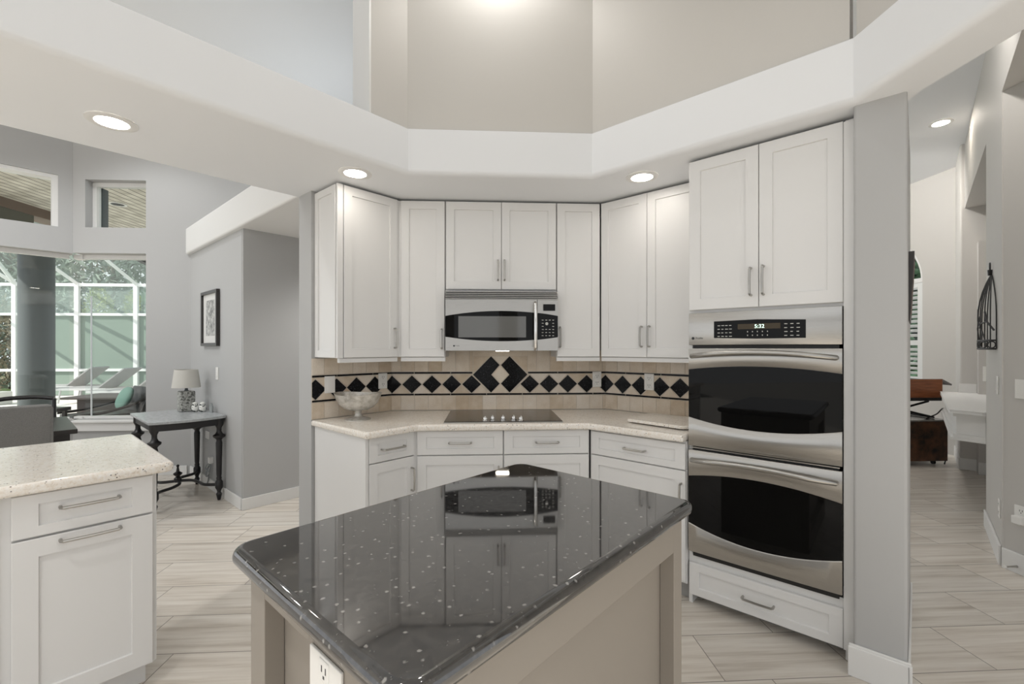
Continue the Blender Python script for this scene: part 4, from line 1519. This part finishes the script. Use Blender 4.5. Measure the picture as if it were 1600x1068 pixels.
# ================================================================== RIGHT HALL
# ledge over the niche
t = thing('niche_ledge', 'white moulded ledge shelf built across the hall niche', 'shelf', FR, (0.4, 6.3, 0.63))
ol = [(0.655, 5.095), (0.655, 7.095), (0.486, 7.095), (0.486, 7.265), (0.192, 7.265), (0.192, 5.17), (0.372, 5.095)][::-1]
obj('top', slab(nb(), ol, 0.850, 0.876, 0.004), 'trim', t)
il = [(0.655, 5.12), (0.655, 7.09), (0.487, 7.09), (0.487, 7.26), (0.232, 7.26), (0.232, 5.205), (0.392, 5.12)][::-1]
obj('apron', prism(nb(), il, 0.68, 0.8495), 'trim', t)
bm = nb()
mo = [(x - (0.02 if x < 0.3 else 0), y - (0.012 if y < 5.3 else 0)) for x, y in il]
prism(bm, mo, 0.822, 0.8494)
prism(bm, mo, 0.652, 0.6795)
mo2 = [(x - (0.035 if x < 0.3 else 0), y - (0.02 if y < 5.3 else 0)) for x, y in il]
prism(bm, mo2, 0.630, 0.652)
obj('moulding', bm, 'trim', t)
struct('trim_niche', box(nb(), 0.345, 0.4885, 7.252, 7.2695, 0.877, 0.975, 0.003), 'trim', FR)
# small plate standing in the niche
outlet('white plate on the niche side wall above the ledge', FR, 0.56, 7.099, 1.10, 0.075, 0.16, 'blank', 'wall_switch', 'switch')

# keyboard on an x stand, and the cabinet under it
A = 0.0
t = thing('digital_piano', 'brown keyboard with wood back panel in the far hall', 'keyboard', A, tuple(Rz(-A) @ Vector((4.74, 5.165, 0.70))))
bb = BASE[t.name]
bm = nb()
box(bm, bb.x - 0.55, bb.x + 0.60, bb.y - 0.12, bb.y + 0.30, 0.76, 0.80, 0.004)
box(bm, bb.x - 0.55, bb.x + 0.60, bb.y - 0.12, bb.y - 0.095, 0.80, 0.86)
obj('keybed', bm, 'ebony', t)
obj('back_panel', box(nb(), bb.x - 0.55, bb.x + 0.58, bb.y - 0.145, bb.y - 0.121, 0.80, 1.015, 0.004), 'cherry', t)
dc = [(bb.x - 0.55, bb.y - 0.118, 1.0), (bb.x + 0.60, bb.y - 0.118, 1.0), (bb.x + 0.785, bb.y - 0.06, 0.935), (bb.x + 0.66, bb.y + 0.32, 0.95), (bb.x - 0.55, bb.y + 0.32, 0.97)]
obj('dust_cover', loft(nb(), [dc, [(x, y, z + 0.018) for x, y, z in dc]]), 'grey_cover', t)
obj('end_cheek', box(nb(), bb.x + 0.581, bb.x + 0.60, bb.y - 0.117, bb.y + 0.30, 0.801, 0.999), 'ebony', t)
t = thing('keyboard_stand', 'black folding x stand carrying the keyboard', 'stand', A, (bb.x, bb.y, 0))
for y_ in (bb.y + 0.0, bb.y + 0.24):
    bm = nb()
    tube(bm, [(bb.x - 0.20, y_, 0.555), (bb.x + 0.55, y_, 0.742)], 0.013, 8)
    obj('leg', bm, 'iron', t)
    bm = nb()
    tube(bm, [(bb.x - 0.20, y_ + 0.03, 0.742), (bb.x + 0.60, y_ + 0.03, 0.555)], 0.013, 8)
    obj('leg', bm, 'iron', t)
obj('foot_bar', tube(nb(), [(bb.x - 0.20, bb.y - 0.02, 0.552), (bb.x - 0.20, bb.y + 0.29, 0.552)], 0.012, 8), 'iron', t)
obj('foot_bar', tube(nb(), [(bb.x + 0.60, bb.y - 0.02, 0.552), (bb.x + 0.60, bb.y + 0.29, 0.552)], 0.012, 8), 'iron', t)
t = thing('amplifier_cabinet', 'mottled brown wood cabinet on the floor under the keyboard', 'cabinet', A, (bb.x, bb.y, 0))
obj('body', box(nb(), bb.x - 0.55, bb.x + 0.66, bb.y - 0.13, bb.y + 0.36, 0.055, 0.520, 0.004), 'trunk', t)
obj('top', box(nb(), bb.x - 0.56, bb.x + 0.67, bb.y - 0.145, bb.y + 0.37, 0.5205, 0.538, 0.003), mat('dusty_glass_top', (0.20, 0.19, 0.18), 0.15), t)
for lx, ly in ((-0.48, -0.05), (0.56, -0.05), (-0.48, 0.3), (0.56, 0.3)):
    obj('caster', lathe(nb(), [(0.024, -0.012), (0.024, 0.012)], (bb.x + lx, bb.y + ly, 0.026), 14, 'X'), 'iron', t)
single('control_box', box(nb(), bb.x - 0.10, bb.x + 0.26, bb.y - 0.06, bb.y - 0.025, 0.5385, 0.62, 0.006), 'bplast', 'small black box on the brown cabinet under the keyboard', 'box', A, (bb.x + 0.08, bb.y - 0.04, 0.5385))
single('power_cord', tube(nb(), curve([(bb.x + 0.46, bb.y - 0.06, 0.546), (bb.x + 0.56, bb.y - 0.09, 0.60), (bb.x + 0.66, bb.y - 0.08, 0.66), (bb.x + 0.69, bb.y - 0.05, 0.45), (bb.x + 0.68, bb.y - 0.02, 0.25), (bb.x + 0.72, bb.y - 0.05, 0.10), (bb.x + 0.65, bb.y - 0.10, 0.012)]), 0.007, 7), 'cable', 'black cord hanging beside the brown cabinet in the hall', 'cord', A, (bb.x + 0.66, bb.y - 0.06, 0.0), smooth=True)

# wrought-iron birdcage wall ornament on the hall wall (frame FR turned: it hangs on a plane of constant x)
t = thing('wall_ornament', 'black wrought iron birdcage half hanging on the right hall wall', 'wall decoration', FR, (XW - 0.004, 4.665, 1.37))
y_l, y_r = 4.93, 4.40
yc_, xo = (y_l + y_r) / 2, XW - 0.006


def cagept(u, z):
    """u -1..1 across the half cylinder, bulging towards the hall."""
    a = PI / 2 * u
    k = 1.0 if z < 1.60 else math.cos((z - 1.60) / 0.30 * PI / 2) ** 0.8
    return (xo - 0.068 * math.cos(a) * k, yc_ + (y_l - yc_) * math.sin(a) * k, z)


for u in (-1, -0.75, -0.5, -0.25, 0.0, 0.35, 0.7, 1):
    obj('bar', tube(nb(), [cagept(u, z) for z in (1.375, 1.45, 1.53, 1.60, 1.66, 1.72, 1.78, 1.84, 1.88, 1.899)], 0.0036, 6), 'iron', t, smooth=True)
bm = nb()
for z in (1.375, 1.432):
    tube(bm, [cagept(-1 + 2 * k / 16, z) for k in range(17)], 0.006, 6)
for k in range(5):
    u = -0.8 + 0.4 * k
    c0 = cagept(u, 1.403)
    pts = []
    for j in range(15):
        a = 2 * PI * j / 14
        p = cagept(u + 0.17 * math.cos(a), 1.403 + 0.022 * math.sin(a))
        pts.append(p)
    tube(bm, pts, 0.004, 6)
obj('scroll_band', bm, 'iron', t, smooth=True)
bm = nb()
tube(bm, [(xo - 0.008, yc_, 1.895), (xo - 0.008, yc_, 1.935)], [0.011, 0.013], 8)
tube(bm, [(xo - 0.008, yc_ + 0.012 * math.cos(a), 1.958 + 0.026 * math.sin(a)) for a in [2 * PI * j / 16 for j in range(17)]], 0.0045, 6)
obj('hanging_ring', bm, 'iron', t, smooth=True)
bm = nb()
tube(bm, [cagept(-0.5, 1.44), cagept(-0.35, 1.50), cagept(0.0, 1.57), cagept(0.2, 1.66)], 0.004, 6)
tube(bm, [cagept(0.5, 1.44), cagept(0.2, 1.52), cagept(-0.2, 1.60)], 0.004, 6)
tube(bm, [cagept(-0.9, 1.50), cagept(-0.6, 1.56), cagept(-0.5, 1.63)], 0.006, 6)
tube(bm, [cagept(-0.6, 1.56), cagept(-0.3, 1.55), cagept(-0.2, 1.52)], 0.005, 6)
obj('twig', bm, 'iron', t, smooth=True)


def plate_x(label, y, z, w_, h_, name, cat, x=XW):
    """Wall plate on a wall facing -x of frame FR."""
    return outlet(label, FR - PI / 2, -y, x, z, w_, h_, 'switch' if cat == 'switch' else 'duplex', name, cat)


plate_x('white switch on the hall wall below the iron birdcage', 4.37, 1.135, 0.075, 0.118, 'wall_switch', 'switch')
plate_x('white outlet low on the hall wall above the baseboard', 4.28, 0.345, 0.075, 0.118, 'wall_outlet', 'outlet')
outlet('white switch plate on the side wall at the right frame edge', -PI / 2, -2.582, 3.25, 1.13, 0.075, 0.118, 'switch', 'wall_switch', 'switch')
t = outlet('white outlet with plugged-in adaptor at the right frame edge', -PI / 2, -2.585, 3.25, 0.36, 0.075, 0.118)
obj('adaptor', box(nb(), -2.61, -2.56, 3.205, 3.2425, 0.31, 0.36, 0.006), 'plate', t)
# spring door stop on the floor trim
t = thing('door_stop', 'small spring door stop on the baseboard at the right hall corner', 'door stop', FB, (3.2355, 2.60, 0.04))
obj('spring', lathe(nb(), [(0.006, -0.075), (0.005, -0.05), (0.006, -0.03), (0.007, 0.0)], (3.2355, 2.60, 0.045), 10, 'X'), 'nickel', t, smooth=True)
obj('tip', lathe(nb(), [(0.008, -0.09), (0.009, -0.0755)], (3.2355, 2.60, 0.045), 10, 'X'), 'plate', t, smooth=True)
# picture frame edge on the hidden side of the oven wall
t = thing('picture_frame', 'dark wood framed panel hanging on the hall side of the oven wall', 'picture', FR, (-0.030, 2.80, 1.50))
bm = nb()
loft(bm, [[(-0.0315, 2.62, 1.50), (-0.027, 2.62, 1.50), (-0.012, 2.62, 1.80), (-0.0315, 2.62, 1.80)], [(-0.0315, 3.0, 1.50), (-0.027, 3.0, 1.50), (-0.012, 3.0, 1.80), (-0.0315, 3.0, 1.80)]])
obj('frame', bm, 'darkwood', t)
bm = nb()
loft(bm, [[(-0.0254, 2.66, 1.53), (-0.0245, 2.66, 1.53), (-0.0125, 2.66, 1.77), (-0.0136, 2.66, 1.77)], [(-0.0254, 2.96, 1.53), (-0.0245, 2.96, 1.53), (-0.0125, 2.96, 1.77), (-0.0136, 2.96, 1.77)]])
obj('picture', bm, 'trunk', t)

# ================================================================== OUTDOORS
struct('ground_deck', box(nb(), -30, -1.0, 5.32, 15.2, -0.16, -0.02), 'deck')
struct('dimming_ground', box(nb(), -14, 12, -14, -2.78, -0.16, -0.02), 'dimming_grey')  # unseen ground added to cut bright reflections in the island edges
struct('ground_lawn', box(nb(), -45, 20, 15.2, 45, -0.20, -0.05), 'lawn')
# lanai: plank ceiling, headers, column
struct('ceiling_lanai', box(nb(), -8.0, -1.2, 5.32, 10.2, 3.86, 3.95), 'plank')
struct('trim_lanai_header', box(nb(), -8.3, -7.95, 3.0, 8.40, 3.10, 3.70), 'header')
struct('trim_lanai_board', box(nb(), -8.32, -7.93, 3.0, 10.2, 3.7005, 3.86), 'browntrim')
struct('trim_lanai_beam', box(nb(), -7.94, -1.2, 10.0, 10.25, 3.50, 3.85), 'header')
single('lanai_gutter', tube(nb(), [(-7.16, 9.41, 3.285), (-6.35, 9.37, 2.86)], 0.06, 4), 'gutter', 'black gutter section at the upper right of the front bay glass', 'gutter', 0, (-6.8, 9.4, 3.1))
cx_, cy_ = -7.62, 8.10
t = thing('lanai_column', 'thick round grey-green lanai column outside the bay window', 'column', 0, (cx_, cy_, -0.02))
bm = nb()
obj('shaft', lathe(bm, [(0.225, 0.06), (0.225, 3.0995)], (cx_, cy_, 0), 40), 'bronze', t, smooth=True)
obj('base', lathe(nb(), [(0.26, -0.02), (0.26, 0.05), (0.235, 0.059)], (cx_, cy_, 0), 40), 'bronze', t, smooth=True)
t = thing('lanai_downlight', 'dark recessed light in the plank ceiling of the lanai', 'ceiling light', 0, (-6.35, 8.15, 3.86))
bm = nb()
loft(bm, [[(-6.35 + r_ * math.cos(a), 8.15 + r_ * math.sin(a), z_) for a in [2 * PI * i / 28 for i in range(28)]] for r_, z_ in ((0.13, 3.8595), (0.13, 3.845), (0.095, 3.845), (0.095, 3.8590))], False, False)
obj('trim_ring', bm, 'trim', t)
obj('lens', lathe(nb(), [(0.095, 3.852), (0.095, 3.8585)], (-6.35, 8.15, 0), 28), 'black', t)

# pool screen cage
YS = 14.0
t = thing('screen_enclosure', 'white aluminium pool screen enclosure beyond the deck', 'screen enclosure', 0, (-12, YS, -0.02))
posts = [-24.7, -22.9, -21.1, -19.3, -17.5, -15.6, -13.78, -12.04, -10.38, -8.64, -6.9]
for x in posts:
    wd = 0.06
    obj('post', box(nb(), x - wd, x + wd, YS - 0.04, YS + 0.04, -0.02, 3.30), 'cage', t)
for z, h in ((3.24, 0.045), (2.37, 0.038), (0.735, 0.038)):
    obj('rail', box(nb(), -25, -6.8, YS - 0.03, YS + 0.03, z - h, z + h), 'cage', t)
for x in posts[5:]:
    bm = nb()
    tube(bm, [(x, YS, 3.27), (x, YS - 3.0, 4.75), (x, YS - 6.0, 4.9)], 0.055, 4)
    obj('roof_beam', bm, 'cage', t)
bm = nb()
tube(bm, [(-13.78, YS, 3.27), (-12.6, YS - 2.6, 4.75)], 0.06, 4)
obj('hip_beam', bm, 'cage', t)
for i, (a, b) in enumerate(zip(posts[6:], posts[7:])):
    obj('privacy_panel', box(nb(), a + 0.061, b - 0.061, YS + 0.031, YS + 0.036, 0.0, 2.33), 'screen', t)
for i, (a, b) in enumerate(zip(posts[5:], posts[6:])):
    obj('insect_screen', box(nb(), a + 0.076, b - 0.076, YS + 0.037, YS + 0.040, 2.34, 3.23), 'insect', t)
    bm = nb()
    loft(bm, [[(a + 0.06, YS - 0.02, 3.30), (a + 0.06, YS - 3.0, 4.76), (a + 0.06, YS - 6.0, 4.91)], [(b - 0.06, YS - 0.02, 3.30), (b - 0.06, YS - 3.0, 4.76), (b - 0.06, YS - 6.0, 4.91)]], False, False, False)
    obj('roof_screen', bm, 'insect', t)
# low white stone wall and planters
single('spa_wall', box(nb(), -16.5, -11.95, 11.7, 12.1, -0.02, 0.30, 0.02), 'whitestone', 'low white stone wall at the far left of the deck', 'wall', 0, (-14.0, 11.9, -0.02))


def leaves(bm, c, rad, n, size, rnd, flat=1.0):
    for i in range(n):
        while True:
            p = Vector((rnd.uniform(-1, 1), rnd.uniform(-1, 1), rnd.uniform(-1, 1)))
            if p.length < 1:
                break
        p = p.normalized() * (p.length ** 0.5)
        q = Vector((c[0] + p.x * rad[0], c[1] + p.y * rad[1], c[2] + p.z * rad[2]))
        a = Vector((rnd.uniform(-1, 1), rnd.uniform(-1, 1), rnd.uniform(-1, 1))).normalized()
        b = a.cross(Vector((rnd.uniform(-1, 1), rnd.uniform(-1, 1), rnd.uniform(-1, 1)))).normalized()
        s = size * rnd.uniform(0.6, 1.3)
        vsq = [q - a * s, q + b * s * 0.32, q + a * s, q - b * s * 0.32]
        bm.faces.new([bm.verts.new(v_) for v_ in vsq])
    return bm


def tree(name, label, cat, x, y, h, rad, n, lm, size=0.14, trunk=0.12, low=0.0, group=None, seed=0):
    rnd = random.Random(seed)
    t = thing(name, label, cat, 0, (x, y, -0.05), group)
    bm = nb()
    tube(bm, curve([(x, y, -0.05), (x + rnd.uniform(-0.2, 0.2), y, h * 0.35), (x + rnd.uniform(-0.4, 0.4), y + 0.1, h * 0.75)], 4), [trunk * (1 - 0.07 * k) for k in range(9)], 8)
    for k in range(7):
        z = h * rnd.uniform(0.3, 0.7)
        d = Vector((rnd.uniform(-1, 1), rnd.uniform(-0.7, 0.5), rnd.uniform(0.2, 0.9))).normalized()
        tube(bm, curve([(x, y, z), tuple(Vector((x, y, z)) + d * rad[0] * 0.5), tuple(Vector((x, y, z)) + d * rad[0] * 0.95 + Vector((0, 0, -0.2)))], 3), [trunk * 0.35, trunk * 0.3, trunk * 0.26, trunk * 0.2, trunk * 0.16, trunk * 0.12, trunk * 0.06], 5)
    obj('trunk', bm, 'bark', t)
    bm = nb()
    leaves(bm, (x, y, (h + low) / 2 + 0.2), (rad[0], rad[1], (h - low) / 2), n, size, rnd)
    obj('foliage', bm, lm, t)
    return t


grp = 'tangled grey-green trees behind the screen enclosure'
spots = [(-23.6 + 3.45 * k, 16.9, 8.4, 1.68, 'leaf1' if k != 1 else 'leaf3') for k in range(5)]
spots += [(-25.6 + 3.9 * k, 20.2, 10.5, 1.9, 'leaf3' if k == 2 else 'leaf1') for k in range(5)]
for i, (x, y, h, r_, lm) in enumerate(spots):
    tree('leafy_tree', 'tangled leafy tree standing behind the white screen enclosure', 'tree', x, y, h, (r_, 1.35, 1), 3600, lm, 0.17, 0.12, -0.2, grp, i)
tree('leafy_tree', 'dark leafy tree outside the arched hall window', 'tree', 9.4, 9.4, 5.6, (2.0, 1.4, 1), 5200, 'palm', 0.3, 0.12, 0.2, None, 77)
tree('yellow_shrub', 'bright yellow-green shrub behind the frosted screen, left of the palm', 'shrub', -12.05, 14.75, 3.05, (0.38, 0.4, 1), 520, 'leaf2', 0.11, 0.04, 1.2, None, 31)
tree('yellow_shrub', 'smaller yellow-green shrub in front of the palm fronds', 'shrub', -10.78, 14.42, 2.95, (0.22, 0.2, 1), 170, 'leaf2', 0.10, 0.03, 1.8, None, 32)
tree('brown_shrub', 'brown-green shrub outside the enclosure at the far left', 'shrub', -15.2, 14.75, 2.9, (1.0, 0.5, 1), 1100, 'leaf3', 0.11, 0.05, -0.1, None, 33)
# palm
t = thing('palm', 'green fan palm behind the enclosure beside the yellow shrub', 'palm', 0, (-10.6, 15.05, -0.05))
obj('trunk', tube(nb(), [(-10.6, 15.05, -0.05), (-10.6, 15.05, 2.4)], [0.12, 0.09], 10), 'bark', t)
rnd = random.Random(5)
for k in range(11):
    a = k / 11 * PI * 1.1 - 0.1
    bm = nb()
    d = Vector((math.cos(a), rnd.uniform(-0.15, 0.1), math.sin(a) * 0.75 + 0.1)).normalized()
    root = Vector((-10.6, 15.05, 2.4))
    tip = root + d * 1.25
    for j in range(15):
        b_ = d.cross(Vector((0, 1, 0))).normalized()
        ang = (j / 14 - 0.5) * 2.2
        e = (d * math.cos(ang) + b_ * math.sin(ang)).normalized()
        s0 = root + d * 0.5
        s1 = s0 + e * 0.58
        w_ = e.cross(Vector((0, 1, 0))).normalized() * 0.022
        bm.faces.new([bm.verts.new(v_) for v_ in (s0 - w_, s1 + Vector((0, 0, -0.08)), s0 + w_)])
    tube(bm, [root, s0], 0.012, 5)
    obj('frond', bm, 'palm', t)


def lounger(label, x, y, z0=-0.02, yaw=0.0):
    t = thing('sun_lounger', label, 'sun lounger', yaw, tuple(Rz(-yaw) @ Vector((x, y, z0))), 'grey sling loungers on the pool deck')
    b_ = BASE[t.name]
    X, Y = b_.x, b_.y
    bm = nb()
    for y_ in (Y - 0.32, Y + 0.32):
        box(bm, X - 0.95, X + 0.55, y_ - 0.02, y_ + 0.02, 0.31, 0.36, 0.004)
    box(bm, X - 0.95, X - 0.91, Y - 0.3, Y + 0.3, 0.31, 0.36)
    obj('frame', bm, 'silverframe', t)
    obj('sling', box(nb(), X - 0.94, X + 0.10, Y - 0.30, Y + 0.30, 0.361, 0.372), 'sling', t)
    bm = nb()
    obox(bm, (X + 0.40, Y, 0.60), (0.85, 0.62, 0.03), (0, -0.66, 0))
    obj('backrest', bm, 'sling', t)
    for lx in (-0.8, 0.45):
        for ly in (-0.3, 0.3):
            bm = nb()
            tube(bm, [(X + lx, Y + ly, 0.31), (X + lx - 0.06, Y + ly, z0)], 0.022, 6)
            obj('leg', bm, 'silverframe', t)
    return t


lounger('grey sling sun lounger with its foot end left of the lanai column', -11.35, 13.05)
lounger('grey sling sun lounger in the middle of the bay window view', -9.95, 12.33)
lounger('grey sling sun lounger cut by the right edge of the bay window', -8.55, 11.6)

# planters
t = thing('planter', 'pale planter pot with a low green plant on the stone wall', 'planter', 0, (-12.55, 11.88, 0.30))
obj('pot', lathe(nb(), [(0.10, 0.3005), (0.15, 0.32), (0.19, 0.44), (0.20, 0.46), (0.17, 0.46), (0.14, 0.40)], (-12.55, 11.88, 0), 24), 'whitestone', t, smooth=True)
obj('foliage', leaves(nb(), (-12.55, 11.88, 0.54), (0.26, 0.2, 0.10), 160, 0.07, random.Random(3)), 'leaf2', t)
t = thing('garden_urn', 'small dark grey urn with a round plant on the stone wall', 'urn', 0, (-13.20, 11.88, 0.30))
obj('urn', lathe(nb(), [(0.15, 0.3005), (0.15, 0.33), (0.07, 0.36), (0.06, 0.42), (0.12, 0.46), (0.16, 0.52)], (-13.20, 11.88, 0), 20), 'pot', t, smooth=True)
obj('foliage', leaves(nb(), (-13.20, 11.88, 0.62), (0.21, 0.18, 0.14), 260, 0.06, random.Random(4)), 'pot', t)
single('fern_bed', leaves(nb(), (-14.3, 12.6, 0.42), (0.55, 0.3, 0.28), 420, 0.09, random.Random(8)), 'palm', 'low green fern clump behind the white stone wall', 'plant', 0, (-14.3, 12.6, 0.2))

# patio furniture
t = thing('patio_table', 'dark patio table with slatted body beyond the bay window', 'table', 0, (-7.4, 9.45, -0.02))
obj('table_top', box(nb(), -8.10, -6.86, 9.05, 9.95, 0.40, 0.44, 0.006), 'wicker', t)
bm = nb()
box(bm, -7.92, -7.02, 9.2, 9.8, -0.02, 0.3995, 0.004)
obj('body', bm, 'wicker', t)
AC = 0.95
t = thing('patio_chair', 'low black patio chair holding the teal cushion', 'chair', AC, tuple(Rz(-AC) @ Vector((-6.0, 7.55, -0.02))))
X, Y = BASE[t.name].x, BASE[t.name].y
obj('seat', box(nb(), X - 0.50, X + 0.30, Y - 0.36, Y + 0.36, 0.28, 0.36, 0.01), 'ebony', t)
obj('backrest', obox(nb(), (X + 0.36, Y, 0.50), (0.05, 0.72, 0.50), (0, 0.36, 0), 0.01), 'ebony', t)
for y_ in (Y - 0.385, Y + 0.385):
    obj('arm', tube(nb(), curve([(X - 0.52, y_, 0.38), (X - 0.2, y_, 0.40), (X + 0.15, y_, 0.48), (X + 0.36, y_, 0.58)]), 0.022, 6), 'ebony', t)
for lx in (X - 0.46, X + 0.26):
    for ly in (Y - 0.32, Y + 0.32):
        obj('leg', box(nb(), lx - 0.03, lx + 0.03, ly - 0.03, ly + 0.03, -0.02, 0.2795), 'ebony', t)
bm = nb()
bmesh.ops.create_uvsphere(bm, u_segments=24, v_segments=16, radius=1.0)
for v_ in bm.verts:
    x_, y_, z_ = v_.co
    k = (abs(y_) ** 2.6 + abs(z_) ** 2.6) ** (1 / 2.6)
    rr = math.hypot(y_, z_)
    sc = (rr / k) if k > 1e-6 else 1
    v_.co = (x_ * 0.07, y_ * 0.22 * sc, z_ * 0.19 * sc)
xform(bm, Matrix.Translation((X + 0.20, Y + 0.05, 0.565)) @ Matrix.Rotation(0.40, 4, 'Y'), 0)
single('cushion', bm, 'teal', 'teal cushion leaning in the black patio chair', 'cushion', AC, (X + 0.15, Y + 0.05, 0.362), smooth=True)
t = thing('side_table', 'small dark patio side table right of the lanai column', 'table', 0, (-6.38, 6.85, -0.02))
obj('table_top', box(nb(), -6.62, -6.12, 6.55, 7.02, 0.47, 0.52, 0.004), 'darkwood', t)
for lx in (-6.57, -6.17):
    for ly in (6.60, 6.97):
        obj('leg', box(nb(), lx - 0.02, lx + 0.02, ly - 0.02, ly + 0.02, -0.02, 0.4695), 'darkwood', t)
